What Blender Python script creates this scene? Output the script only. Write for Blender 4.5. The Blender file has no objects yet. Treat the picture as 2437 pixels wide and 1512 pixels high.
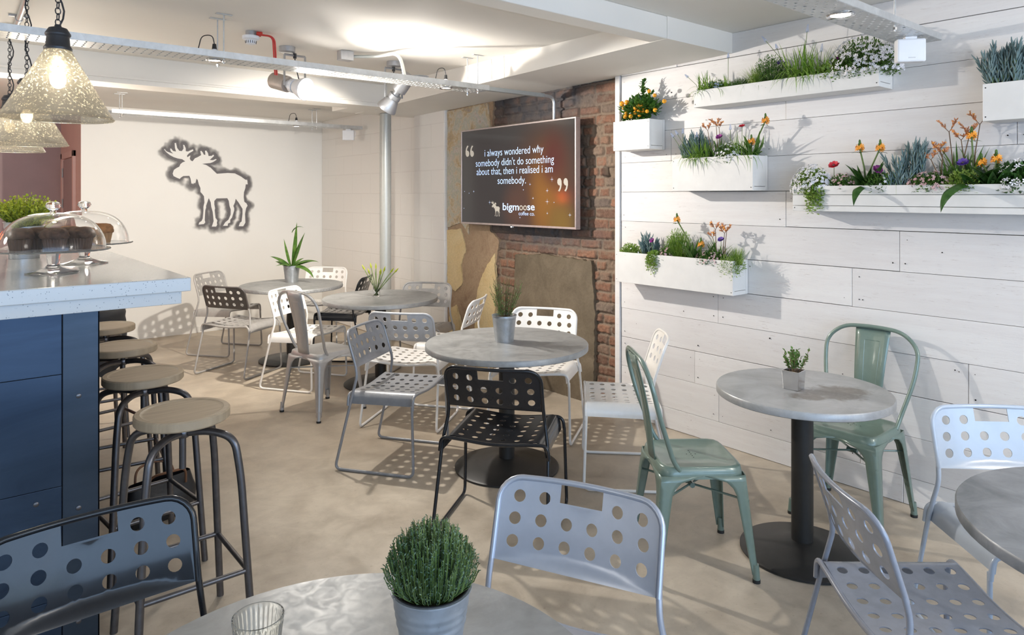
import bpy, bmesh, math, random
from mathutils import Vector, Matrix, noise
from mathutils.geometry import delaunay_2d_cdt
R = math.radians
PI = math.pi
SC = bpy.context.scene
COL = SC.collection
random.seed(7)

# ------------------------------------------------------------------ camera
FPX, EYE, HOR, CX, CY = 1650.0, 1.62, 466.0, 1218.5, 756.0
YAW = math.atan(1364.5 / FPX)
SN, CS = math.sin(YAW), math.cos(YAW)
cam = bpy.data.cameras.new('camera')
cam.sensor_width = 36.0
cam.lens = 36.0 * FPX / 2437.0
cam.shift_y = -(CY - HOR) / 2437.0
cam.clip_start = 0.05
cam_o = bpy.data.objects.new('camera', cam)
cam_o.location = (0, 0, EYE)
cam_o.rotation_euler = (R(90), 0, -YAW)
COL.objects.link(cam_o)
SC.camera = cam_o

SC.view_settings.view_transform = 'Standard'
SC.view_settings.look = 'None'
SC.view_settings.gamma = 1.0
SC.view_settings.use_curve_mapping = False
SC.view_settings.exposure = 0.68

# ------------------------------------------------------------------ world and large lights
W = bpy.data.worlds.new('world'); SC.world = W
W.use_nodes = True
W.node_tree.nodes['Background'].inputs[0].default_value = (0.55, 0.76, 1.0, 1)
W.node_tree.nodes['Background'].inputs[1].default_value = 1.0

def light(name, kind, loc, power, color, aim=None, size=0.1, size_y=None, angle=150, blend=0.5):
    l = bpy.data.lights.new(name, kind); l.energy = power; l.color = color
    if kind == 'AREA':
        l.size = size
        if size_y: l.shape = 'RECTANGLE'; l.size_y = size_y
    else:
        l.shadow_soft_size = size
    if kind == 'SPOT':
        l.spot_size = R(angle); l.spot_blend = blend
    o = bpy.data.objects.new(name, l); o.location = loc
    if aim:
        o.rotation_euler = Vector(aim).to_track_quat('-Z', 'Y').to_euler()
    COL.objects.link(o)
    return o

WARM = (1.0, 0.86, 0.68); NEUT = (1.0, 0.94, 0.86); COOL = (0.44, 0.66, 1.0); FAR = (1.0, 0.92, 0.81)
light('window_daylight', 'AREA', (0.3, -2.9, 1.5), 88, COOL, aim=(0.05, 1, 0.0), size=6.0, size_y=2.0)
light('spot_key', 'SPOT', (2.04, 4.62, 2.34), 160, NEUT, aim=(0.52, -0.74, -0.42), size=0.03, angle=148, blend=1.0)
light('spot_far', 'SPOT', (2.62, 4.80, 2.27), 200, FAR, aim=(-0.28, 1.0, -0.62), size=0.03, angle=112, blend=0.9)
light('tray_uplight', 'SPOT', (2.60, 4.17, 2.46), 7.5, NEUT, aim=(-0.15, -0.95, 0.20), size=0.05, angle=150, blend=0.9)
# unseen fill lights added behind the camera and over the bar
for i, (x, y, z, p, c) in enumerate([(-2.6, 1.6, 2.2, 12, NEUT), (1.6, -1.9, 2.3, 14, NEUT), (-1.8, 4.6, 2.1, 30, NEUT),
                                     (0.6, 6.2, 2.0, 24, FAR), (3.0, -1.2, 2.2, 42, NEUT)]):
    light('fill_light', 'POINT', (x, y, z), p, c, size=0.25)

# ------------------------------------------------------------------ projection helpers (photo pixel -> place in the room)
def on_z(px, py, z=0.0):
    D = FPX * (EYE - z) / (py - HOR); L = (px - CX) / FPX * D
    return Vector((D * SN + L * CS, D * CS - L * SN, z))
def on_x(px, py, x):
    t = (px - CX) / FPX; D = x / (SN + t * CS)
    return Vector((x, D * (CS - t * SN), EYE - D * (py - HOR) / FPX))
def on_y(px, py, y):
    t = (px - CX) / FPX; D = y / (CS - t * SN)
    return Vector((D * (SN + t * CS), y, EYE - D * (py - HOR) / FPX))

# ------------------------------------------------------------------ materials
def new_mat(name):
    m = bpy.data.materials.new(name); m.use_nodes = True
    nt = m.node_tree
    return m, nt, nt.nodes['Principled BSDF']
def N(nt, typ, **kw):
    n = nt.nodes.new(typ)
    for k, v in kw.items():
        if k in n.inputs: n.inputs[k].default_value = v
        else: setattr(n, k, v)
    return n
def ramp(nt, fac, stops):
    r = nt.nodes.new('ShaderNodeValToRGB'); nt.links.new(fac, r.inputs[0])
    e = r.color_ramp.elements
    while len(e) < len(stops): e.new(0.5)
    for i, (p, c) in enumerate(stops):
        e[i].position = p; e[i].color = (*c, 1) if len(c) == 3 else c
    return r
def mixc(nt, fac, a, b, mode='MIX'):
    m = nt.nodes.new('ShaderNodeMix'); m.data_type = 'RGBA'; m.blend_type = mode
    for s, v in ((0, fac), (6, a), (7, b)):
        if hasattr(v, 'is_output') or isinstance(v, bpy.types.NodeSocket): nt.links.new(v, m.inputs[s])
        else: m.inputs[s].default_value = v if s == 0 else (*v, 1)
    return m.outputs[2]
def objco(nt, scale=(1, 1, 1)):
    tc = nt.nodes.new('ShaderNodeTexCoord'); mp = nt.nodes.new('ShaderNodeMapping')
    mp.inputs['Scale'].default_value = scale
    nt.links.new(tc.outputs['Object'], mp.inputs[0])
    return mp.outputs[0]
def noise_t(nt, co, scale, detail=4, rough=0.55, dist=0.0):
    n = N(nt, 'ShaderNodeTexNoise'); n.inputs['Scale'].default_value = scale
    n.inputs['Detail'].default_value = detail; n.inputs['Roughness'].default_value = rough
    n.inputs['Distortion'].default_value = dist
    nt.links.new(co, n.inputs['Vector']); return n.outputs['Fac']
def bump(nt, bs, h, strength=0.3, dist=0.01):
    b = N(nt, 'ShaderNodeBump'); b.inputs['Strength'].default_value = strength
    b.inputs['Distance'].default_value = dist
    nt.links.new(h, b.inputs['Height']); nt.links.new(b.outputs[0], bs.inputs['Normal'])

def plain(name, col, rough=0.5, metal=0.0, var=0.08, nscale=30, coat=0.0, bmp=0.0, spec=0.5):
    m, nt, b = new_mat(name)
    co = objco(nt); f = noise_t(nt, co, nscale)
    c2 = tuple(max(0, c * (1 - var)) for c in col); c1 = tuple(min(1, c * (1 + var)) for c in col)
    r = ramp(nt, f, [(0.3, c2), (0.7, c1)])
    nt.links.new(r.outputs[0], b.inputs['Base Color'])
    b.inputs['Roughness'].default_value = rough; b.inputs['Metallic'].default_value = metal
    b.inputs['Coat Weight'].default_value = coat; b.inputs['Coat Roughness'].default_value = 0.08
    b.inputs['Specular IOR Level'].default_value = spec
    if bmp: bump(nt, b, f, bmp, 0.004)
    return m
def emis(name, col, s):
    m, nt, b = new_mat(name)
    b.inputs['Base Color'].default_value = (*col, 1)
    b.inputs['Emission Color'].default_value = (*col, 1); b.inputs['Emission Strength'].default_value = s
    return m

M = {}
def floor_mat():
    m, nt, b = new_mat('polished_concrete')
    co = objco(nt)
    f1 = noise_t(nt, co, 0.9, 6, 0.6, 0.6); f2 = noise_t(nt, co, 6, 8, 0.65, 0.4); f3 = noise_t(nt, co, 45, 6, 0.7)
    a = ramp(nt, f1, [(0.3, (0.39, 0.325, 0.25)), (0.7, (0.575, 0.505, 0.41))])
    c = ramp(nt, f2, [(0.35, (0.62, 0.60, 0.58)), (0.62, (1, 1, 1))])
    d = mixc(nt, 0.6, a.outputs[0], c.outputs[0], 'MULTIPLY')
    e = ramp(nt, f3, [(0.30, (0.6, 0.55, 0.5)), (0.40, (1, 1, 1))])
    d = mixc(nt, 0.5, d, e.outputs[0], 'MULTIPLY')
    nt.links.new(d, b.inputs['Base Color'])
    r = ramp(nt, f2, [(0.3, (0.32,) * 3), (0.7, (0.52,) * 3)]); nt.links.new(r.outputs[0], b.inputs['Roughness'])
    bump(nt, b, f2, 0.08, 0.01)
    return m
M['floor'] = floor_mat()
M['ceiling'] = plain('ceiling_paint', (0.80, 0.77, 0.72), 0.7, var=0.02, nscale=2)
M['wallwhite'] = plain('white_wall_paint', (0.80, 0.78, 0.74), 0.6, var=0.015, nscale=2)
M['pink'] = plain('pink_neon_cast', (0.74, 0.50, 0.45), 0.6, var=0.03, nscale=2)  # pink light of the neon put into the corridor wall and trim colour
M['mauve'] = plain('mauve_neon_cast', (0.42, 0.31, 0.31), 0.6, var=0.05, nscale=3)  # reddish neon cast at the corridor end painted into the base colour

def plank_mat(name, seed=0.0):
    m, nt, b = new_mat(name)
    co = objco(nt, (3, 1.2, 14)); co2 = objco(nt); co3 = objco(nt, (8, 5, 60))
    f1 = noise_t(nt, co, 1.6, 8, 0.7, 0.3); f2 = noise_t(nt, co2, 5.0, 5, 0.7); f3 = noise_t(nt, co3, 2.5, 6, 0.75, 0.5)
    at = nt.nodes.new('ShaderNodeAttribute'); at.attribute_name = 'tone'
    base = mixc(nt, at.outputs['Fac'], (0.80, 0.785, 0.77), (0.72, 0.70, 0.69))
    k = ramp(nt, f3, [(0.57, (0, 0, 0)), (0.72, (1, 1, 1))])
    k2 = ramp(nt, f2, [(0.46, (0, 0, 0)), (0.66, (1, 1, 1))])
    mk = mixc(nt, 1.0, k.outputs[0], k2.outputs[0], 'MULTIPLY')
    c = mixc(nt, mk, base, (0.30, 0.22, 0.19))
    g = ramp(nt, f1, [(0.35, (0.92, 0.90, 0.90)), (0.6, (1, 1, 1))])
    c = mixc(nt, 0.7, c, g.outputs[0], 'MULTIPLY')
    nt.links.new(c, b.inputs['Base Color']); b.inputs['Roughness'].default_value = 0.55
    bump(nt, b, f3, 0.18, 0.004)
    return m
M['plank'] = plank_mat('whitewashed_planks')
M['planter'] = plain('white_painted_planter', (0.73, 0.72, 0.70), 0.5, var=0.04, nscale=9, bmp=0.05)
M['gap'] = plain('dark_gap', (0.06, 0.045, 0.035), 0.9)
M['nail'] = plain('nail_head', (0.09, 0.08, 0.08), 0.5)

def block_mat():
    m, nt, b = new_mat('white_painted_blockwork')
    tc = nt.nodes.new('ShaderNodeTexCoord'); sx = nt.nodes.new('ShaderNodeSeparateXYZ'); cb = nt.nodes.new('ShaderNodeCombineXYZ')
    nt.links.new(tc.outputs['Object'], sx.inputs[0])
    nt.links.new(sx.outputs['Y'], cb.inputs[0]); nt.links.new(sx.outputs['Z'], cb.inputs[1])
    br = N(nt, 'ShaderNodeTexBrick'); nt.links.new(cb.outputs[0], br.inputs['Vector'])
    br.inputs['Scale'].default_value = 1.0; br.inputs['Brick Width'].default_value = 0.46; br.inputs['Row Height'].default_value = 0.235
    br.inputs['Mortar Size'].default_value = 0.006; br.inputs['Mortar Smooth'].default_value = 0.6
    f = noise_t(nt, tc.outputs['Object'], 14, 5, 0.6)
    ad = nt.nodes.new('ShaderNodeMath'); ad.operation = 'MULTIPLY_ADD'
    nt.links.new(br.outputs['Fac'], ad.inputs[0]); ad.inputs[1].default_value = -1.0; nt.links.new(f, ad.inputs[2])
    r = ramp(nt, br.outputs['Fac'], [(0.0, (0.82, 0.79, 0.75)), (1.0, (0.76, 0.73, 0.69))])
    nt.links.new(r.outputs[0], b.inputs['Base Color']); b.inputs['Roughness'].default_value = 0.5
    bump(nt, b, ad.outputs[0], 0.22, 0.006)
    return m
M['block'] = block_mat()

def brick_mat():
    m, nt, b = new_mat('old_red_brick')
    co = objco(nt)
    def A(n):
        a = nt.nodes.new('ShaderNodeAttribute'); a.attribute_name = n; return a.outputs['Fac']
    r = ramp(nt, A('tone'), [(0.0, (0.17, 0.095, 0.065)), (0.35, (0.25, 0.125, 0.08)), (0.65, (0.31, 0.16, 0.10)), (0.85, (0.22, 0.16, 0.12)), (1.0, (0.12, 0.095, 0.085))])
    f = noise_t(nt, co, 11, 6, 0.7); f2 = noise_t(nt, co, 55, 6, 0.75)
    g = ramp(nt, f2, [(0.3, (0.5, 0.48, 0.46)), (0.65, (1.15, 1.12, 1.08))])
    c = mixc(nt, 0.8, r.outputs[0], g.outputs[0], 'MULTIPLY')
    k = ramp(nt, f, [(0.50, (0, 0, 0)), (0.66, (0.8, 0.8, 0.8))])
    mx = nt.nodes.new('ShaderNodeMath'); mx.operation = 'MAXIMUM'; nt.links.new(A('mortar'), mx.inputs[0]); nt.links.new(k.outputs[0], mx.inputs[1])
    mc = mixc(nt, f2, (0.17, 0.12, 0.085), (0.31, 0.24, 0.175))
    c = mixc(nt, mx.outputs[0], c, mc)
    c = mixc(nt, A('soot'), c, (0.075, 0.07, 0.075))
    nt.links.new(c, b.inputs['Base Color']); b.inputs['Roughness'].default_value = 0.85
    ad = nt.nodes.new('ShaderNodeMath'); ad.operation = 'ADD'; nt.links.new(f, ad.inputs[0]); nt.links.new(f2, ad.inputs[1])
    bump(nt, b, ad.outputs[0], 0.7, 0.010)
    return m
M['brick'] = brick_mat()
def rough_mat(name, stops, sc=5, bs=0.6, rough=0.85, dist=0.6):
    m, nt, b = new_mat(name)
    co = objco(nt)
    f = noise_t(nt, co, sc, 8, 0.68, dist); f2 = noise_t(nt, co, 60, 5, 0.7)
    r = ramp(nt, f, stops)
    g = ramp(nt, f2, [(0.3, (0.72, 0.7, 0.68)), (0.6, (1, 1, 1))])
    c = mixc(nt, 0.6, r.outputs[0], g.outputs[0], 'MULTIPLY')
    nt.links.new(c, b.inputs['Base Color']); b.inputs['Roughness'].default_value = rough
    ad = nt.nodes.new('ShaderNodeMath'); ad.operation = 'ADD'; nt.links.new(f, ad.inputs[0]); nt.links.new(f2, ad.inputs[1])
    bump(nt, b, ad.outputs[0], bs, 0.01)
    return m
M['mortar'] = rough_mat('rough_mortar', [(0.3, (0.17, 0.12, 0.085)), (0.7, (0.30, 0.23, 0.165))], 12)
M['render'] = rough_mat('brown_render', [(0.3, (0.32, 0.21, 0.13)), (0.5, (0.42, 0.30, 0.19)), (0.7, (0.29, 0.185, 0.115))], 5)
M['plaster'] = rough_mat('old_plaster', [(0.34, (0.36, 0.31, 0.26)), (0.42, (0.50, 0.38, 0.22)), (0.49, (0.58, 0.51, 0.40)), (0.55, (0.45, 0.46, 0.38)), (0.62, (0.58, 0.52, 0.47)), (0.72, (0.44, 0.31, 0.20))], 7, 0.5, dist=0.5)
M['cream'] = rough_mat('cream_plaster', [(0.3, (0.66, 0.48, 0.23)), (0.7, (0.72, 0.58, 0.34))], 3, 0.3)
M['cement'] = rough_mat('cement_infill', [(0.3, (0.105, 0.08, 0.05)), (0.55, (0.16, 0.125, 0.082)), (0.75, (0.22, 0.175, 0.12))], 3.5, 0.25, 0.7)

def zinc_mat(name, a, b_, rough=0.42, metal=0.25):
    m, nt, b = new_mat(name)
    co = objco(nt)
    f = noise_t(nt, co, 5, 8, 0.65, 0.8); f2 = noise_t(nt, co, 26, 5, 0.6, 1.0)
    r = ramp(nt, f, [(0.35, a), (0.65, b_)])
    g = ramp(nt, f2, [(0.35, (0.8, 0.8, 0.8)), (0.65, (1, 1, 1))])
    c = mixc(nt, 0.6, r.outputs[0], g.outputs[0], 'MULTIPLY')
    nt.links.new(c, b.inputs['Base Color']); b.inputs['Metallic'].default_value = metal
    q = ramp(nt, f2, [(0.3, (rough - 0.08,) * 3), (0.7, (rough + 0.12,) * 3)]); nt.links.new(q.outputs[0], b.inputs['Roughness'])
    return m
M['zinc'] = zinc_mat('zinc_tabletop', (0.25, 0.255, 0.255), (0.37, 0.375, 0.375))
M['zinc_stained'] = zinc_mat('stained_zinc_tabletop', (0.33, 0.33, 0.33), (0.46, 0.465, 0.47), 0.36)
def add_stain(m, spots):
    nt = m.node_tree; b = nt.nodes['Principled BSDF']; src = b.inputs['Base Color'].links[0].from_socket
    co = objco(nt); nz = noise_t(nt, co, 14, 5, .6, .6); acc = None
    for (x, y, r) in spots:
        v = nt.nodes.new('ShaderNodeVectorMath'); v.operation = 'DISTANCE'; nt.links.new(co, v.inputs[0]); v.inputs[1].default_value = (x, y, .745)
        q = nt.nodes.new('ShaderNodeMath'); q.operation = 'MULTIPLY_ADD'; nt.links.new(nz, q.inputs[0]); q.inputs[1].default_value = -r * 1.6; nt.links.new(v.outputs['Value'], q.inputs[2])
        mr = nt.nodes.new('ShaderNodeMapRange'); nt.links.new(q.outputs[0], mr.inputs[0]); mr.inputs[1].default_value = r * .30; mr.inputs[2].default_value = -r * .1
        if acc is None: acc = mr.outputs[0]
        else:
            a = nt.nodes.new('ShaderNodeMath'); a.operation = 'MAXIMUM'; nt.links.new(acc, a.inputs[0]); nt.links.new(mr.outputs[0], a.inputs[1]); acc = a.outputs[0]
    ml = nt.nodes.new('ShaderNodeMath'); ml.operation = 'MULTIPLY'; nt.links.new(acc, ml.inputs[0]); ml.inputs[1].default_value = .75
    nt.links.new(mixc(nt, ml.outputs[0], src, (.15, .125, .10)), b.inputs['Base Color'])
add_stain(M['zinc_stained'], [(.05, -.13, .12), (.13, -.16, .08), (-.10, -.08, .07), (-.03, -.04, .05)])
M['zinc_dark'] = zinc_mat('dark_zinc_tabletop', (0.16, 0.17, 0.18), (0.30, 0.31, 0.33), 0.4)
M['galv'] = zinc_mat('galvanised_bucket', (0.38, 0.40, 0.42), (0.56, 0.58, 0.60), 0.35, 0.7)
M['galv_tray'] = zinc_mat('galvanised_tray', (0.55, 0.56, 0.56), (0.68, 0.69, 0.69), 0.4, 0.7)
M['galv_blue'] = zinc_mat('brushed_bucket', (0.36, 0.39, 0.43), (0.46, 0.49, 0.53), 0.35, 0.6)
M['chrome'] = plain('chrome', (0.75, 0.75, 0.76), 0.15, 1.0, 0.02)
M['column'] = plain('black_table_column', (0.025, 0.024, 0.023), 0.45, 0.2)
M['c_black'] = plain('gloss_black_lacquer', (0.012, 0.013, 0.016), 0.2, 0.0, coat=0.35, spec=0.25)
M['c_char'] = plain('charcoal_lacquer', (0.085, 0.075, 0.072), 0.35, 0.1)
M['c_grey'] = plain('mid_grey_lacquer', (0.26, 0.265, 0.28), 0.28, 0.1, coat=0.3)
M['c_lgrey'] = plain('light_grey_lacquer', (0.40, 0.385, 0.37), 0.35, 0.1)
M['c_pale'] = plain('pale_grey_lacquer', (0.55, 0.55, 0.56), 0.35, 0.0)
M['c_white'] = plain('white_lacquer', (0.84, 0.82, 0.79), 0.3, 0.0, var=0.02, coat=0.2)
M['c_silver'] = plain('silver_lacquer', (0.44, 0.47, 0.54), 0.30, 0.55, var=0.03)
M['c_ice'] = plain('pale_blue_white_lacquer', (0.43, 0.485, 0.565), 0.25, 0.0, var=0.02, coat=0.3)
M['c_slate'] = plain('slate_grey_lacquer', (0.24, 0.26, 0.31), 0.25, 0.1, coat=0.4)
M['steelT'] = plain('silver_bistro_paint', (0.50, 0.495, 0.49), 0.40, 0.4, var=0.04)
M['greenT'] = plain('sage_green_bistro_paint', (0.165, 0.23, 0.195), 0.28, 0.1, var=0.05, coat=0.4)
M['rubber'] = plain('black_rubber', (0.02, 0.02, 0.02), 0.7)
M['gun'] = plain('gunmetal_tube', (0.13, 0.125, 0.13), 0.32, 0.8, var=0.15)
def wood_mat():
    m, nt, b = new_mat('stool_wood')
    co = objco(nt, (2, 30, 2)); f = noise_t(nt, co, 2.5, 6, 0.6, 0.4)
    r = ramp(nt, f, [(0.25, (0.345, 0.265, 0.175)), (0.75, (0.45, 0.35, 0.235))])
    nt.links.new(r.outputs[0], b.inputs['Base Color']); b.inputs['Roughness'].default_value = 0.5
    bump(nt, b, f, 0.1, 0.003); return m
M['wood'] = wood_mat()
def quartz():
    m, nt, b = new_mat('speckled_quartz')
    co = objco(nt); v = N(nt, 'ShaderNodeTexVoronoi'); v.inputs['Scale'].default_value = 130; nt.links.new(co, v.inputs['Vector'])
    f = noise_t(nt, co, 60, 2)
    k = ramp(nt, v.outputs['Distance'], [(0.16, (1, 1, 1)), (0.26, (0, 0, 0))])
    k2 = ramp(nt, f, [(0.5, (0, 0, 0)), (0.56, (1, 1, 1))])
    mk = mixc(nt, 1.0, k.outputs[0], k2.outputs[0], 'MULTIPLY')
    c = mixc(nt, mk, (0.54, 0.55, 0.55), (0.20, 0.22, 0.24)); nt.links.new(c, b.inputs['Base Color'])
    b.inputs['Roughness'].default_value = 0.12; return m
M['quartz'] = quartz()
def steel_panel(name, a, b_):
    m, nt, b = new_mat(name)
    co = objco(nt, (1, 1, 3)); f = noise_t(nt, co, 1.6, 7, 0.6, 0.8)
    r = ramp(nt, f, [(0.3, a), (0.7, b_)]); nt.links.new(r.outputs[0], b.inputs['Base Color'])
    b.inputs['Metallic'].default_value = 0.85; b.inputs['Roughness'].default_value = 0.34
    return m
M['blued'] = steel_panel('blued_steel', (0.028, 0.042, 0.068), (0.06, 0.088, 0.135))
M['blued_edge'] = steel_panel('blued_steel_edge', (0.04, 0.055, 0.075), (0.07, 0.09, 0.12))
def glass(name, col=(1, 1, 1), rough=0.0):
    m, nt, b = new_mat(name)
    b.inputs['Base Color'].default_value = (*col, 1); b.inputs['Transmission Weight'].default_value = 1.0
    b.inputs['Roughness'].default_value = rough; b.inputs['IOR'].default_value = 1.3
    return m
M['glass'] = glass('clear_glass')
def thin_glass():
    m, nt, b = new_mat('pressed_glass')
    b.inputs['Transmission Weight'].default_value = 1.0; b.inputs['Roughness'].default_value = 0.0; b.inputs['IOR'].default_value = 1.12
    tl = N(nt, 'ShaderNodeBsdfTranslucent'); df = N(nt, 'ShaderNodeBsdfDiffuse'); df.inputs[0].default_value = (.85, .87, .86, 1); tl.inputs[0].default_value = (.85, .87, .86, 1)
    a = N(nt, 'ShaderNodeMixShader'); nt.links.new(tl.outputs[0], a.inputs[1]); nt.links.new(df.outputs[0], a.inputs[2])
    mx = N(nt, 'ShaderNodeMixShader'); mx.inputs[0].default_value = 0.14; nt.links.new(b.outputs[0], mx.inputs[1]); nt.links.new(a.outputs[0], mx.inputs[2])
    nt.links.new(mx.outputs[0], nt.nodes['Material Output'].inputs[0]); return m
M['glass_p'] = thin_glass()
M['glass_y'] = glass('yellowish_tumbler_glass', (0.99, 0.99, 0.95))
def mercury():
    m, nt, b = new_mat('speckled_mercury_glass')
    nt.nodes.remove(b); out = nt.nodes['Material Output']
    co = objco(nt)
    f = noise_t(nt, co, 130, 2, 0.5, 0.3); f2 = f
    k = ramp(nt, f, [(0.60, (0, 0, 0)), (0.66, (1, 1, 1))])
    tr = N(nt, 'ShaderNodeBsdfTransparent'); tl = N(nt, 'ShaderNodeBsdfTranslucent'); gl = N(nt, 'ShaderNodeBsdfGlossy'); tl2 = N(nt, 'ShaderNodeBsdfTranslucent')
    tr.inputs[0].default_value = (1, 0.97, 0.90, 1); tl.inputs[0].default_value = (0.26, 0.26, 0.25, 1); tl2.inputs[0].default_value = (1.0, 0.95, 0.82, 1)
    gl.inputs[0].default_value = (0.70, 0.69, 0.66, 1); gl.inputs['Roughness'].default_value = 0.35
    def mx(a, b_, f_):
        n = N(nt, 'ShaderNodeMixShader'); nt.links.new(a.outputs[0], n.inputs[1]); nt.links.new(b_.outputs[0], n.inputs[2])
        if isinstance(f_, float): n.inputs[0].default_value = f_
        else: nt.links.new(f_, n.inputs[0])
        return n
    body = mx(mx(tl, gl, 0.72), tr, 0.42)
    spk = mx(tl2, tr, 0.35)
    nt.links.new(mx(body, spk, k.outputs[0]).outputs[0], out.inputs[0]); return m
M['mercury'] = mercury()
M['soil'] = plain('potting_soil', (0.035, 0.022, 0.015), 0.95, var=0.4, nscale=80, bmp=0.6)
M['bulb'] = emis('bulb_glow', (1.0, 0.88, 0.66), 40)
M['lens'] = emis('spot_lens', (1.0, 0.97, 0.92), 30)
M['lens_dim'] = emis('downlight_lens', (1.0, 0.96, 0.9), 12)
M['lampgrey'] = plain('grey_spotlight_body', (0.42, 0.42, 0.43), 0.35, 0.5)
M['lampbeige'] = plain('beige_ballast_housing', (0.42, 0.37, 0.33), 0.5, 0.2)
M['pipe'] = plain('grey_pipe_paint', (0.42, 0.43, 0.41), 0.35, 0.2, var=0.03)
M['red'] = plain('red_fire_cable', (0.55, 0.03, 0.02), 0.45)
M['plastic'] = plain('white_plastic', (0.78, 0.79, 0.82), 0.4, var=0.01)
M['blackpl'] = plain('black_plastic', (0.02, 0.02, 0.022), 0.4)
M['muffin_d'] = plain('dark_muffin', (0.085, 0.045, 0.028), 0.8, var=0.5, nscale=60, bmp=0.6)
M['muffin_l'] = plain('golden_muffin', (0.38, 0.17, 0.06), 0.8, var=0.35, nscale=60, bmp=0.6)
M['leather'] = plain('black_leather', (0.018, 0.018, 0.02), 0.4, bmp=0.3, nscale=60)
M['strap'] = plain('brown_leather_strap', (0.17, 0.075, 0.035), 0.5)
M['coat'] = plain('black_quilted_fabric', (0.02, 0.02, 0.023), 0.6)
def leaf_mat(name, a, b_, rough=0.45, sc=25):
    m, nt, b = new_mat(name)
    co = objco(nt); f = noise_t(nt, co, sc, 3)
    r = ramp(nt, f, [(0.35, a), (0.65, b_)]); nt.links.new(r.outputs[0], b.inputs['Base Color'])
    b.inputs['Roughness'].default_value = rough
    tl = N(nt, 'ShaderNodeBsdfTranslucent'); nt.links.new(r.outputs[0], tl.inputs[0])
    mx = N(nt, 'ShaderNodeMixShader'); mx.inputs[0].default_value = 0.3
    nt.links.new(b.outputs[0], mx.inputs[1]); nt.links.new(tl.outputs[0], mx.inputs[2])
    nt.links.new(mx.outputs[0], nt.nodes['Material Output'].inputs[0])
    return m
M['g_grass'] = leaf_mat('bright_grass_green', (0.12, 0.26, 0.03), (0.30, 0.46, 0.07))
M['g_mid'] = leaf_mat('mid_leaf_green', (0.05, 0.13, 0.02), (0.14, 0.26, 0.05))
M['g_dark'] = leaf_mat('dark_leaf_green', (0.02, 0.07, 0.012), (0.06, 0.15, 0.03), 0.3)
M['g_citrus'] = leaf_mat('citrus_leaf_green', (0.03, 0.10, 0.015), (0.11, 0.24, 0.04), 0.3)
M['g_lime'] = leaf_mat('lime_leaf', (0.34, 0.42, 0.03), (0.62, 0.66, 0.08))
M['g_light'] = leaf_mat('light_herb_green', (0.16, 0.30, 0.04), (0.34, 0.46, 0.10))
M['g_blue'] = leaf_mat('blue_grey_succulent', (0.13, 0.22, 0.23), (0.27, 0.38, 0.38))
M['g_thyme'] = leaf_mat('grey_green_thyme', (0.07, 0.14, 0.09), (0.20, 0.29, 0.18))
M['g_rose'] = leaf_mat('rosemary_green', (0.05, 0.14, 0.035), (0.20, 0.34, 0.10))
M['stem'] = leaf_mat('stem_green', (0.12, 0.20, 0.05), (0.20, 0.27, 0.08))
M['stem_br'] = leaf_mat('brown_stem', (0.16, 0.09, 0.05), (0.26, 0.16, 0.08))
M['p_white'] = plain('white_petal', (0.85, 0.84, 0.88), 0.5, var=0.03)
M['p_pink'] = plain('pink_petal', (0.70, 0.45, 0.48), 0.5)
M['p_orange'] = plain('orange_petal', (0.90, 0.36, 0.03), 0.5)
M['p_rust'] = plain('rust_bud', (0.52, 0.22, 0.10), 0.6, var=0.3)
M['p_red'] = plain('red_petal', (0.62, 0.03, 0.05), 0.5)
M['p_purple'] = plain('purple_petal', (0.30, 0.03, 0.26), 0.5)
M['p_violet'] = plain('violet_petal', (0.12, 0.06, 0.35), 0.5)
M['p_blue'] = plain('pale_blue_petal', (0.40, 0.48, 0.68), 0.5)
M['fruit'] = plain('orange_fruit', (0.90, 0.38, 0.02), 0.35)
M['bark'] = plain('bark', (0.12, 0.08, 0.05), 0.8)

# ------------------------------------------------------------------ mesh builder
def fillet(pts, r, n=5):
    pts = [Vector(p) for p in pts]; out = [pts[0]]
    for i in range(1, len(pts) - 1):
        p0, p, p1 = pts[i - 1], pts[i], pts[i + 1]
        a = (p0 - p); b = (p1 - p); la, lb = a.length, b.length
        rr = r[i] if isinstance(r, (list, tuple)) else r
        d = min(rr, la * 0.49, lb * 0.49)
        A = p + a / la * d; B = p + b / lb * d
        for k in range(n + 1):
            t = k / n
            out.append((1 - t) ** 2 * A + 2 * t * (1 - t) * p + t * t * B)
    out.append(pts[-1]); return out

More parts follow.
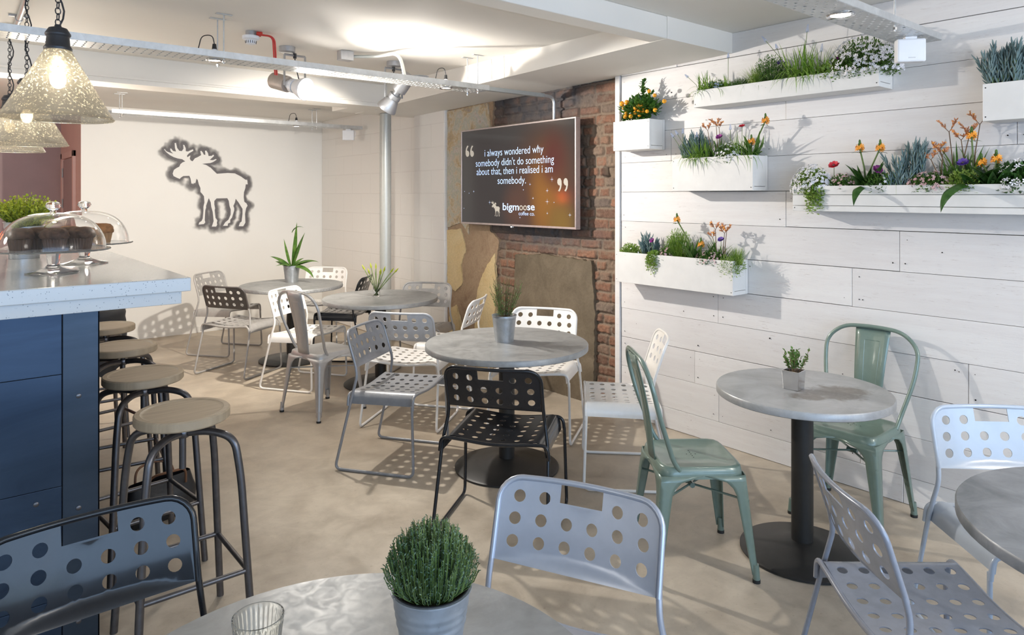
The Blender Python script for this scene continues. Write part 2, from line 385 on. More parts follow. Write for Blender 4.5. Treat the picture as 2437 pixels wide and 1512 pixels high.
class MB:
    def __init__(s): s.v = []; s.f = []; s.m = []; s.tone = None; s.tones = []; s.soots = []; s.soot = 0.0
    def add(s, vs, fs, mi=0):
        o = len(s.v); s.v += [tuple(v) for v in vs]
        for f in fs: s.f.append(tuple(i + o for i in f)); s.m.append(mi); s.tones.append(s.tone or 0.0); s.soots.append(s.soot)
        return s
    def box(s, x0, x1, y0, y1, z0, z1, mi=0):
        v = [(x, y, z) for x in (x0, x1) for y in (y0, y1) for z in (z0, z1)]
        return s.add(v, [(0, 1, 3, 2), (4, 6, 7, 5), (0, 4, 5, 1), (2, 3, 7, 6), (0, 2, 6, 4), (1, 5, 7, 3)], mi)
    def xbox(s, Mx, sx, sy, sz, mi=0):
        v = [Mx @ Vector((x * sx / 2, y * sy / 2, z * sz / 2)) for x in (-1, 1) for y in (-1, 1) for z in (-1, 1)]
        return s.add(v, [(0, 1, 3, 2), (4, 6, 7, 5), (0, 4, 5, 1), (2, 3, 7, 6), (0, 2, 6, 4), (1, 5, 7, 3)], mi)
    def tube(s, pts, r, seg=8, mi=0, caps=True, closed=False):
        pts = [Vector(p) for p in pts]; n = len(pts)
        rs = r if isinstance(r, (list, tuple)) else [r] * n
        T = []
        for i in range(n):
            a = pts[(i - 1) % n] if closed else pts[max(i - 1, 0)]
            b = pts[(i + 1) % n] if closed else pts[min(i + 1, n - 1)]
            d = (b - a); T.append(d.normalized() if d.length > 1e-9 else Vector((0, 0, 1)))
        up = Vector((0, 0, 1)) if abs(T[0].z) < 0.9 else Vector((1, 0, 0))
        nx = T[0].cross(up).normalized(); V = []
        for i in range(n):
            nx = (nx - T[i] * nx.dot(T[i]))
            nx = nx.normalized() if nx.length > 1e-6 else T[i].orthogonal().normalized()
            ny = T[i].cross(nx)
            for k in range(seg):
                a = 2 * PI * k / seg
                V.append(pts[i] + (nx * math.cos(a) + ny * math.sin(a)) * rs[i])
        F = []
        for i in range(n if closed else n - 1):
            j = (i + 1) % n
            for k in range(seg):
                F.append((i * seg + k, i * seg + (k + 1) % seg, j * seg + (k + 1) % seg, j * seg + k))
        if caps and not closed:
            F.append(tuple(reversed(range(seg)))); F.append(tuple(range((n - 1) * seg, n * seg)))
        return s.add(V, F, mi)
    def lathe(s, prof, seg=32, c=(0, 0, 0), mi=0, Mx=None, wob=None):
        V = []; F = []
        n = len(prof)
        for i, (r, z) in enumerate(prof):
            for k in range(seg):
                a = 2 * PI * k / seg; rr = r + (wob(i, a) if wob else 0)
                p = Vector((rr * math.cos(a), rr * math.sin(a), z))
                p = (Mx @ p) if Mx else p + Vector(c)
                V.append(p)
        for i in range(n - 1):
            for k in range(seg):
                F.append((i * seg + k, i * seg + (k + 1) % seg, (i + 1) * seg + (k + 1) % seg, (i + 1) * seg + k))
        if prof[0][0] > 1e-5: F.append(tuple(reversed(range(seg))))
        if prof[-1][0] > 1e-5: F.append(tuple(range((n - 1) * seg, n * seg)))
        return s.add(V, F, mi)
    def ball(s, c, r, seg=10, rings=6, mi=0, sq=(1, 1, 1)):
        c = Vector(c); V = [c + Vector((0, 0, r * sq[2]))]; F = []
        for i in range(1, rings):
            th = PI * i / rings
            for k in range(seg):
                a = 2 * PI * k / seg
                V.append(c + Vector((r * sq[0] * math.sin(th) * math.cos(a), r * sq[1] * math.sin(th) * math.sin(a), r * sq[2] * math.cos(th))))
        V.append(c - Vector((0, 0, r * sq[2]))); L = len(V) - 1
        for k in range(seg): F.append((0, 1 + k, 1 + (k + 1) % seg)); F.append((L, L - seg + (k + 1) % seg, L - seg + k))
        for i in range(rings - 2):
            for k in range(seg):
                a = 1 + i * seg; F.append((a + k, a + seg + k, a + seg + (k + 1) % seg, a + (k + 1) % seg))
        return s.add(V, F, mi)
    def build(s, name, mat, parent=None, smooth=True, bevel=0.0, solid=0.0, sharp=40, fix=True, kind=None, link=True):
        me = bpy.data.meshes.new(name); me.from_pydata(s.v, [], s.f); me.update()
        mats = mat if isinstance(mat, (list, tuple)) else [mat]
        for m in mats: me.materials.append(m)
        for p, mi in zip(me.polygons, s.m): p.material_index = mi
        if any(s.tones) or any(s.soots):
            for nm, arr in (('tone', s.tones), ('soot', s.soots)):
                a = me.attributes.new(nm, 'FLOAT', 'FACE'); a.data.foreach_set('value', arr)
        if fix:
            bm = bmesh.new(); bm.from_mesh(me); bmesh.ops.recalc_face_normals(bm, faces=bm.faces); bm.to_mesh(me); bm.free()
        if smooth:
            for p in me.polygons: p.use_smooth = True
            me.set_sharp_from_angle(angle=R(sharp))
        o = bpy.data.objects.new(name, me)
        if link: COL.objects.link(o)
        if parent: o.parent = parent
        if bevel:
            b = o.modifiers.new('bevel', 'BEVEL'); b.width = bevel; b.segments = 2; b.limit_method = 'ANGLE'
        if solid:
            b = o.modifiers.new('solid', 'SOLIDIFY'); b.thickness = solid; b.offset = 0
        if kind: o['kind'] = kind
        return o

def tag(o, label, cat, group=None, kind=None):
    o['label'] = label; o['category'] = cat
    if group: o['group'] = group
    if kind: o['kind'] = kind
    return o
def thing(name, label, cat, loc=(0, 0, 0), rz=0.0, group=None):
    o = bpy.data.objects.new(name, None); COL.objects.link(o); o.empty_display_size = 0.1
    o.location = loc; o.rotation_euler = (0, 0, rz)
    return tag(o, label, cat, group)
def struct(name, mb, mat, **kw):
    o = mb.build(name, mat, **kw); o['kind'] = 'structure'; return o
def dup(root, loc, rz, label, name=None):
    r = root.copy(); COL.objects.link(r); r.location = loc; r.rotation_euler = (0, 0, rz); r['label'] = label
    for ch in list(root.children):
        c = ch.copy(); COL.objects.link(c); c.parent = r
        for g in list(ch.children):
            d = g.copy(); COL.objects.link(d); d.parent = c
    return r

# ------------------------------------------------------------------ the setting
WX = 3.91      # face of the plank wall
CZ = 2.66      # ceiling
FY = 8.70      # face of the far wall with the stencil
mb = MB(); mb.box(-4, 4.2, -3, 10.5, -0.1, 0); struct('floor', mb, M['floor'], smooth=False)
mb = MB(); mb.box(-4, 4.2, -3, 6.0, CZ, CZ + 0.15); mb.box(-4, 4.2, 6.0, 10.5, 2.60, CZ + 0.15)
struct('ceiling', mb, M['ceiling'], smooth=False)
mb = MB(); mb.box(-4, 3.25, 2.52, 2.65, 2.53, CZ); struct('trim_1', mb, M['ceiling'], smooth=False, bevel=0.006)
mb = MB()                                   # dropped soffit along the right wall, sinking slightly towards the far end
v = [(3.25, 2.52, 2.53), (4.2, 2.52, 2.53), (4.2, 6.42, 2.46), (3.25, 6.42, 2.45), (3.25, 2.52, CZ), (4.2, 2.52, CZ), (4.2, 6.42, CZ), (3.25, 6.42, CZ)]
mb.add(v, [(0, 3, 2, 1), (4, 5, 6, 7), (0, 1, 5, 4), (1, 2, 6, 5), (2, 3, 7, 6), (3, 0, 4, 7)])
struct('trim_2', mb, M['ceiling'], smooth=False)
mb = MB(); mb.box(-4, 3.25, 5.78, 6.05, 2.45, CZ); mb.box(-4, 3.25, 5.76, 6.07, 2.485, 2.50)
mb.box(3.0, 3.30, 6.05, 6.42, 2.455, CZ)
struct('trim_3', mb, M['ceiling'], smooth=False)

# far wall, its return into the corridor and the corridor end
mb = MB(); mb.box(1.18, 4.2, FY, FY + 0.1, 0, 2.62); struct('wall_back', mb, M['wallwhite'], smooth=False)
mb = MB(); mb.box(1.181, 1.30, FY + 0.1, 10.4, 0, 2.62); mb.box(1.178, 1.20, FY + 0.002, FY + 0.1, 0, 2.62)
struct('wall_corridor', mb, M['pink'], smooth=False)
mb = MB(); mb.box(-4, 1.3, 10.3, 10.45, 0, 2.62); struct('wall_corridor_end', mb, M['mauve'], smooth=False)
mb = MB(); mb.box(-4.15, -4, -3, 10.5, 0, CZ); struct('wall_left', mb, M['wallwhite'], smooth=False)
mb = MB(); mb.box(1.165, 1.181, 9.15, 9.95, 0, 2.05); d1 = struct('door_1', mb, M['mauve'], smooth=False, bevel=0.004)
mb = MB()
for z in (0.35, 1.47, 1.84): mb.tube([(1.160, 9.97, z), (1.160, 9.97, z + 0.11)], 0.011, 8)
mb.build('door_hinge', M['lampgrey'], d1)
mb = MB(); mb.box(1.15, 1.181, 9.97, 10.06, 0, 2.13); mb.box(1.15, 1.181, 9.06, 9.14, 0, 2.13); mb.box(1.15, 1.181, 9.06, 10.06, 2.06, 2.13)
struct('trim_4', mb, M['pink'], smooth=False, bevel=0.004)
mb = MB(); mb.box(1.18, 3.86, FY - 0.012, FY, 0, 0.07); struct('baseboard_back', mb, M['wallwhite'], smooth=False)

# street front behind the camera: low wall, header, glazed window
mb = MB(); mb.box(-4, 4.2, -3.15, -3, 0, 0.45); mb.box(-4, 4.2, -3.15, -3, 2.45, CZ)
mb.box(-4, -3.4, -3.15, -3, 0.45, 2.45); mb.box(3.6, 4.2, -3.15, -3, 0.45, 2.45)
struct('wall_front', mb, M['wallwhite'], smooth=False)
mb = MB()
for x in (-3.4, -1.65, 0.1, 1.85, 3.55): mb.box(x, x + 0.06, -3.12, -3.04, 0.45, 2.45)
mb.box(-3.4, 3.6, -3.12, -3.04, 0.45, 0.52); mb.box(-3.4, 3.6, -3.12, -3.04, 2.38, 2.45)
struct('window_1', mb, M['wallwhite'], smooth=False)

# white painted blockwork + pilaster
mb = MB(); mb.box(3.92, 4.2, 5.80, FY, 0, 2.62); mb.box(3.875, 4.0, 5.74, 6.32, 0, 2.60)
struct('wall_block', mb, M['block'], smooth=False, bevel=0.012)

# plank wall: every board its own box, all one wall
mb = MB(); PH = 0.2145; Z0 = 2.505
def board_row(k):                          # vertical joints of each row (y of the joint)
    J = {-1: [0.2, 2.95], 0: [2.155, -0.4], 1: [2.155, 0.1], 2: [1.0, 3.0, -1.0], 3: [2.7, -0.2], 4: [2.155, 0.0],
         5: [1.518, -0.6], 6: [1.765, -0.2], 7: [2.624, 0.6], 8: [1.2, -1.1], 9: [2.807, 0.75], 10: [2.62, 1.72, -0.3], 11: [1.5, -0.8]}
    return sorted(J.get(k, [1.0]))
rb = random.Random(3)
for k in range(-1, 12):
    zt = Z0 - PH * k; zb = zt - PH
    if k == -1: zt = CZ
    if k == 11: zb = 0.0
    ys = [-3.0] + board_row(k) + [3.455]
    for a, b in zip(ys[:-1], ys[1:]):
        mb.tone = rb.random() * 0.9 + 0.05
        dx = rb.uniform(0, 0.004); g = rb.choice([0.0008, 0.0012, 0.0025])
        mb.box(WX + dx, WX + 0.03, a + 0.0012, b - 0.0012, zb + g, zt - 0.0008)
        mb.tone = 0.0
mb.tone = 0.3; mb.box(WX - 0.012, WX + 0.06, 3.462, 3.505, 0, 2.512)
wall = struct('wall_right', mb, M['plank'], smooth=False, bevel=0.0015)
mb = MB(); mb.box(WX + 0.028, 4.2, -3, 3.50, 0, CZ); struct('wall_right_backing', mb, M['gap'], smooth=False)
mb = MB()
for k in range(-1, 12):
    zt = Z0 - PH * k; zb = zt - PH
    for y in board_row(k) + [3.455]:
        for dy in (-0.035, 0.035):
            for z in (zt - 0.045, zb + 0.045):
                if y + dy < 3.455 and rb.random() < 0.8 and z < 2.62 and z > 0.02:
                    mb.lathe([(0.0, 0), (rb.uniform(0.002, 0.004), 0)], 8, Mx=Matrix.Translation((WX - 0.001, y + dy + rb.uniform(-.008, .008), z)) @ Matrix.Rotation(-PI / 2, 4, 'Y'))
    for q in range(9):
        y = -1 + q * 0.55 + rb.uniform(-.15, .15)
        if rb.random() < 0.45 and y < 3.4 and zt < 2.6: mb.lathe([(0.0, 0), (rb.uniform(0.002, 0.005), 0)], 8, Mx=Matrix.Translation((WX - 0.001, y, zt - rb.choice([0.04, 0.1, 0.17]))) @ Matrix.Rotation(-PI / 2, 4, 'Y'))
mb.build('nail_heads', M['nail'], wall)

# exposed brick bay
mb = MB(); mb.box(4.0, 4.2, 3.46, 5.80, 0, CZ); mb.box(3.95, 4.0, 5.08, 5.80, 0, CZ); struct('wall_brick', mb, M['mortar'], smooth=False)
BK = bpy.data.objects['wall_brick']
def soot(y, z):
    k = max(0, 1 - math.hypot((y - 4.45) / 0.95, (z - 2.46) / 0.34)) * 1.7
    k = max(k, max(0, 1 - math.hypot((y - 4.4) / 1.0, (z - 1.30) / 0.18)) * 1.1)
    return max(0, min(0.9, k))
def h01(a, b, c=0):
    v = math.sin(a * 127.1 + b * 311.7 + c * 74.7) * 43758.5453; return v - math.floor(v)
def brick_relief():
    st = 0.0068; y0, y1, z0, z1 = 3.461, 5.10, 0.0, 2.50
    ny, nz = int((y1 - y0) / st), int((z1 - z0) / st); V = []; tn = []; mo = []; so = []
    for j in range(nz + 1):
        for i in range(ny + 1):
            y = y0 + (y1 - y0) * i / ny; z = z0 + (z1 - z0) * j / nz
            nA = noise.noise(Vector((y * 14, z * 14, 1))); nB = noise.noise(Vector((y * 14, z * 14, 7))); nC = noise.noise(Vector((y * 48, z * 48, 3)))
            yy = y + nA * .007; zz = z + nB * .006 + .006 * math.sin(y * 2.1)
            r = math.floor(zz / .0805); dz = zz - r * .0805
            W_ = .226 if h01(r, 3) < .75 else .113
            u = yy + h01(r, 5) * .2; c = math.floor(u / W_); du = u - c * W_
            g = .0035 + .005 * h01(c, r, 9)
            d = min(du, W_ - du, dz, .0805 - dz) - g
            hgt = max(0, min(1, d / .010 + nC * .5)); hgt = hgt * hgt * (3 - 2 * hgt)
            off = (h01(c, r, 1) - .5) * .016
            x = 3.947 - hgt * (.016 + off) - .004 * nC - .003 * nA
            if h01(c, r, 2) < .05: x = 3.952 - .012 * nC - .01 * nA; hgt = .15
            if abs(y - 3.60) < .06 and abs(z - 1.80) < .042: x = 3.99 - .02 * nA; hgt = 0.0
            V.append((x, y, z)); tn.append(h01(c, r, 4)); mo.append(1 - hgt); so.append(soot(y, z) * (.75 + .5 * nA + .25))
    F = [(j * (ny + 1) + i, j * (ny + 1) + i + 1, (j + 1) * (ny + 1) + i + 1, (j + 1) * (ny + 1) + i) for j in range(nz) for i in range(ny)]
    me = bpy.data.meshes.new('brickwork'); me.from_pydata(V, [], F); me.update()
    for nm, arr in (('tone', tn), ('mortar', mo), ('soot', so)):
        a = me.attributes.new(nm, 'FLOAT', 'POINT'); a.data.foreach_set('value', arr)
    me.materials.append(M['brick'])
    for p in me.polygons: p.use_smooth = True
    o = bpy.data.objects.new('brickwork', me); COL.objects.link(o); o.parent = BK
brick_relief()

def blob_sheet(name, outline, x, depth, mat, rough=0.012, step=0.04, parent=None, jag=0.006, seed=1, relief=0.006):
    """irregular coat of render with an edge of its own: outline in (y, z)"""
    rr = random.Random(seed); pts = []
    n = len(outline)
    for i in range(n):
        a = Vector(outline[i]); b = Vector(outline[(i + 1) % n]); k = max(1, int((b - a).length / 0.025))
        for j in range(k):
            p = a.lerp(b, j / k); pts.append(Vector((p.x + rr.uniform(-jag, jag), p.y + rr.uniform(-jag, jag))))
    fr = sheet_tris(pts, [], step)
    V, F = fr
    o = MB(); top = [(x + relief * (noise.noise(Vector((v.x * 9, v.y * 9, seed))) ), v.x, v.y) for v in V]
    o.add(top, F)
    m = len(pts)
    rim = [(x, p.x, p.y) for p in pts] + [(x + depth, p.x, p.y) for p in pts]
    o.add(rim, [(i, (i + 1) % m, m + (i + 1) % m, m + i) for i in range(m)])
    return o.build(name, mat, parent, smooth=True, sharp=50, fix=False)

def thick_sheet(fn, V, F, t, loops):
    """sheet V,F in (u,v) mapped by fn, given real thickness; rims get their own vertices"""
    o = MB(); e = 1e-3; A = []; B = []
    for v in V:
        p = fn(v.x, v.y); n = (fn(v.x + e, v.y) - fn(v.x - e, v.y)).cross(fn(v.x, v.y + e) - fn(v.x, v.y - e)).normalized()
        A.append(p + n * t / 2); B.append(p - n * t / 2)
    o.add(A, F); o.add(B, [tuple(reversed(f)) for f in F])
    k = 0
    for n_ in loops:
        a = list(range(k, k + n_)); k += n_
        o.add([A[i] for i in a] + [B[i] for i in a], [(i, n_ + i, n_ + (i + 1) % n_, (i + 1) % n_) for i in range(n_)])
    return o
def inside(p, poly):
    c = False; n = len(poly); x, y = p[0], p[1]; j = n - 1
    for i in range(n):
        xi, yi = poly[i][0], poly[i][1]; xj, yj = poly[j][0], poly[j][1]
        if (yi > y) != (yj > y) and x < (xj - xi) * (y - yi) / (yj - yi) + xi: c = not c
        j = i
    return c
def sheet_tris(outline, holes, step, grid=None):
    V = [Vector((p[0], p[1])) for p in outline]; Fc = [list(range(len(V)))]
    for h in holes:
        o = len(V); V += [Vector((p[0], p[1])) for p in h]; Fc.append(list(range(o, len(V))))
    xs = [v.x for v in V]; ys = [v.y for v in V]
    x = min(xs) + step * 0.5
    while x < max(xs):
        y = min(ys) + step * 0.5
        while y < max(ys):
            p = (x + 0.0007 * math.sin(y * 91), y)
            if inside(p, outline) and not any(inside(p, h) for h in holes): V.append(Vector(p))
            y += step
        x += step
    vo, eo, fo, _, _, _ = delaunay_2d_cdt(V, [], Fc, 0, 1e-5)
    F = []
    for f in fo:
        c = sum((vo[i] for i in f), Vector((0, 0))) / len(f)
        if inside(c, outline) and not any(inside(c, h) for h in holes): F.append(tuple(f))
    return vo, F

# plaster, render and cement coats on the brick bay (outline in y, z)
blob_sheet('brown_render', [(5.79, 0), (5.79, 2.47), (5.0, 2.49), (5.02, 2.24), (5.05, 1.30), (4.92, 1.22), (4.98, 0.9), (4.86, 0.5), (4.9, 0)], 3.915, 0.05, M['render'], parent=BK, seed=2)
blob_sheet('old_plaster', [(5.74, 1.30), (5.76, 2.46), (5.08, 2.48), (5.02, 2.20), (5.2, 2.1), (5.35, 1.6), (5.38, 1.25), (5.5, 1.36)], 3.908, 0.02, M['plaster'], parent=BK, seed=3)
blob_sheet('cream_plaster', [(5.73, 0.75), (5.75, 1.28), (5.5, 1.30), (5.42, 1.1), (5.5, 0.95), (5.47, 0.78), (5.60, 0.68)], 3.905, 0.02, M['cream'], parent=BK, seed=4)
blob_sheet('cream_plaster', [(5.25, 0.0), (5.28, 0.55), (5.2, 0.82), (5.08, 0.98), (4.97, 1.1), (4.95, 0.7), (5.0, 0.3), (5.0, 0)], 3.905, 0.02, M['cream'], parent=BK, seed=5)
blob_sheet('cream_plaster', [(5.70, 0.0), (5.70, 0.50), (5.58, 0.55), (5.5, 0.4), (5.5, 0)], 3.905, 0.02, M['cream'], parent=BK, seed=6)
blob_sheet('cement_infill', [(4.70, 0.0), (4.69, 1.10), (4.3, 1.13), (3.76, 1.11), (3.72, 0.7), (3.74, 0)], 3.908, 0.05, M['cement'], parent=BK, seed=7, jag=0.006)

# ------------------------------------------------------------------ tables
def make_table(loc, r, top_mat, label, rivets=False, rim_mat=None, group='round pedestal tables'):
    t = thing('pedestal_table', label, 'table', (loc[0], loc[1], 0), 0, group)
    zt = 0.745
    mb = MB(); mb.lathe([(0, zt - 0.034), (r - 0.004, zt - 0.034), (r, zt - 0.031), (r, zt - 0.005), (r - 0.004, zt), (0, zt)], 72)
    top = mb.build('tabletop', top_mat, t, sharp=50)
    if rivets:
        mb = MB()
        for k in range(90):
            a = 2 * PI * k / 90; mb.ball((r * math.cos(a), r * math.sin(a), zt - 0.018), 0.0035, 6, 4)
        mb.build('rim_rivets', M['chrome'], top, kind='stuff')
    mb = MB(); mb.lathe([(0.047, 0.045), (0.047, zt - 0.05), (0.11, zt - 0.045), (0.11, zt - 0.035)], 28)
    mb.build('column', M['column'], t)
    R_ = 0.31 if r > 0.42 else 0.27
    mb = MB(); mb.lathe([(R_ - 0.01, 0), (R_, 0.004), (R_, 0.012), (R_ - 0.012, 0.019), (R_ * 0.6, 0.032), (0.09, 0.052), (0.052, 0.062), (0, 0.062)], 56)
    mb.build('base', M['column'], t)
    return t
T = {1: (2.684, 6.656), 2: (2.937, 5.33), 3: (2.614, 3.21), 4: (3.02, 1.585), 5: (2.43, 0.273), 6: (0.503, 1.053)}
make_table(T[1], 0.49, M['zinc'], 'round zinc table with riveted rim nearest the stencilled wall', True)
make_table(T[2], 0.49, M['zinc'], 'round zinc table carrying a small glass vase of buds')
make_table(T[3], 0.485, M['zinc'], 'round zinc table with the rosemary bucket, in front of the brick wall')
make_table(T[4], 0.375, M['zinc_stained'], 'small round zinc table with brown stains between two green chairs')
make_table(T[5], 0.485, M['zinc_dark'], 'dark topped round table cut by the right edge of the photo')
make_table(T[6], 0.48, M['zinc'], 'round zinc table in the foreground with thyme bucket and tumbler')

# ------------------------------------------------------------------ perforated stacking chair
def circ(cx, cy, r, n=16): return [(cx + r * math.cos(2 * PI * k / n), cy + r * math.sin(2 * PI * k / n)) for k in range(n)]
def back_pt(u, v):                       # u across, v up the back
    return Vector((u, -0.135 - 0.065 * (v / 0.21) - 0.035 * (1 - (u / 0.235) ** 2), 0.60 + 0.205 * v / 0.21))
def seat_pt(u, y):
    a = abs(u); sg = 1 if u >= 0 else -1; r = 0.045
    slope = -0.010 * (0.235 - y) / 0.4
    if a <= 0.205: return Vector((u, y, 0.452 + 0.020 * (a / 0.205) ** 2 + slope))
    s = a - 0.205; arc = r * 1.45
    if s <= arc:
        t = s / r; return Vector((sg * (0.205 + r * math.sin(t)), y, 0.472 + slope - r * (1 - math.cos(t))))
    e = s - arc; t = 1.45
    return Vector((sg * (0.205 + r * math.sin(t) + e * math.cos(t)), y, 0.472 + slope - r * (1 - math.cos(t)) - e * math.sin(t)))
def chair_meshes():
    P = {}
    # back sheet
    hw, hh, rc = 0.232, 0.208, 0.060
    out = [(-hw, 0), (hw, 0)] + [(hw - rc + rc * math.cos(a), hh - rc + rc * math.sin(a)) for a in [R(q) for q in range(0, 91, 15)]]
    out += [(0.062, hh), (0.062, 0.158), (-0.062, 0.158), (-0.062, hh)]
    out += [(-hw + rc + rc * math.cos(a), hh - rc + rc * math.sin(a)) for a in [R(q) for q in range(90, 181, 15)]]
    holes = [circ(u, v, 0.0165) for v in (0.048, 0.106) for u in (-0.185, -0.111, -0.037, 0.037, 0.111, 0.185)]
    holes += [circ(u, 0.164, 0.0165) for u in (-0.178, -0.106, 0.106, 0.178)]
    V, F = sheet_tris(out, holes, 0.02)
    P['backrest'] = (thick_sheet(back_pt, V, F, .004, [len(out)] + [16] * len(holes)), 0)
    # seat sheet
    L = 0.205 + 0.045 * 1.45 + 0.030
    out = [(-L, -0.165), (L, -0.165), (L, 0.235), (-L, 0.235)]
    out = [(-L + 2 * L * k / 40, -0.165) for k in range(40)] + [(L, -0.165 + 0.4 * k / 8) for k in range(8)] + [(L - 2 * L * k / 40, 0.235) for k in range(40)] + [(-L, 0.235 - 0.4 * k / 8) for k in range(8)]
    holes = [circ(u, y, 0.0155, 14) for u in (-0.175, -0.105, -0.035, 0.035, 0.105, 0.175) for y in (-0.125, -0.06, 0.005, 0.07, 0.135, 0.198)]
    V, F = sheet_tris(out, holes, 0.022)
    P['seat'] = (thick_sheet(seat_pt, V, F, .0035, [len(out)] + [14] * len(holes)), 0)
    # side frames
    for sg, nm in ((1, 'sf1'), (-1, 'sf2')):
        pts = [(sg * .236, -.140, .615), (sg * .240, -.126, .555), (sg * .262, -.150, .43), (sg * .280, -.250, .010), (sg * .280, .250, .010), (sg * .270, .236, .41)]
        m = MB(); m.tube(fillet(pts, [0, .04, .06, .04, .04, 0]), 0.0085, 10); P[nm] = (m, 0)
    def rail(y, zt):
        a = [Vector((.270, y, .385)), Vector((.262, y, zt + .012)), Vector((.18, y, zt + .008)), Vector((0, y, zt - .010))]
        b = [Vector((-p.x, p.y, p.z)) for p in reversed(a[:-1])]
        return fillet(a + b, [0, .05, .08, .3, .08, .05, 0], 7)
    m = MB(); m.tube(rail(.240, .452), 0.0085, 10); P['rf'] = (m, 0)
    m = MB(); m.tube(rail(-.170, .442), 0.0085, 10); P['rb'] = (m, 0)
    hw, hh, rc = 0.236, 0.212, 0.062
    pp = [(-hw, k * 0.025) for k in range(0, 6)] + [(-hw + rc + rc * math.cos(a), hh - rc + rc * math.sin(a)) for a in [R(q) for q in range(180, 89, -15)]]
    pp += [(-0.15 + 0.03 * k, hh) for k in range(11)] + [(hw - rc + rc * math.cos(a), hh - rc + rc * math.sin(a)) for a in [R(q) for q in range(90, -1, -15)]] + [(hw, k * 0.025) for k in range(5, -1, -1)]
    m = MB(); m.tube([back_pt(u, v) for u, v in pp], 0.0085, 10); P['br'] = (m, 0)
    return P
CM = chair_meshes()
chair0 = thing('stacking_chair', 'x', 'chair', (0, 0, 0), 0, 'perforated stacking chairs')
for key, nm in (('seat', 'seat'), ('backrest', 'backrest'), ('sf1', 'side_frame'), ('sf2', 'side_frame'), ('rf', 'seat_rail'), ('rb', 'seat_rail'), ('br', 'back_rail')):
    m, so = CM[key]; o = m.build(nm, M['c_white'], chair0, solid=so, sharp=60, fix=nm not in ('seat', 'backrest'))
    o.material_slots[0].link = 'OBJECT'; o.material_slots[0].material = M['c_white']
first = [True]
def place_chair(x, y, deg, mat, label, seat_mat=None):
    if first[0]:
        c = chair0; c.location = (x, y, 0); c.rotation_euler = (0, 0, R(deg - 90)); c['label'] = label; first[0] = False
    else: c = dup(chair0, (x, y, 0), R(deg - 90), label)
    for ch in c.children:
        ch.material_slots[0].link = 'OBJECT'
        ch.material_slots[0].material = seat_mat if (seat_mat and ch.name.split('.')[0] in ('seat', 'seat_rail', 'side_frame')) else mat
    return c
place_chair(2.305, 7.495, -53, M['c_lgrey'], 'light grey perforated chair by the stencilled wall, behind the charcoal chair')
place_chair(2.13, 6.53, 30, M['c_char'], 'charcoal perforated chair at the riveted table', M['c_lgrey'])
place_chair(2.44, 5.77, -56, M['c_white'], 'white perforated chair directly behind the silver metal bistro chair')
place_chair(2.175, 3.775, -55, M['c_grey'], 'mid grey glossy perforated chair left of the rosemary table')
place_chair(2.625, 4.325, 38, M['c_pale'], 'perforated chair with pale grey back and white seat', M['c_white'])
place_chair(2.168, 2.695, 36, M['c_black'], 'glossy black perforated chair in front of the rosemary table')
place_chair(3.18, 3.57, 214, M['c_white'], 'white perforated chair between the rosemary bucket and the cement patch')
place_chair(3.10, 2.70, 135, M['c_white'], 'white perforated chair turned sideways against the plank wall')
place_chair(3.19, 4.58, 127, M['c_white'], 'white perforated chair seen edge on beside the plaster wall, half hidden by rosemary')
place_chair(3.35, 5.35, 218, M['c_lgrey'], 'grey perforated chair behind the glass vase table, against the plaster edge')
place_chair(3.18, 6.47, 137, M['c_black'], 'small far black perforated chair beside the grey pipe')
place_chair(3.24, 7.23, 224, M['c_white'], 'farthest white perforated chair behind the riveted table')
place_chair(2.96, 0.72, 226, M['c_ice'], 'bluish white perforated chair at the right edge of the photo')
place_chair(2.13, 0.79, -43, M['c_slate'], 'slate grey perforated chair in the bottom right corner')
place_chair(1.18, 1.27, 205.5, M['c_silver'], 'silver blue perforated chair in the foreground beside the thyme table')
place_chair(0.295, 1.81, -90, M['c_black'], 'glossy black perforated chair in the bottom left corner')

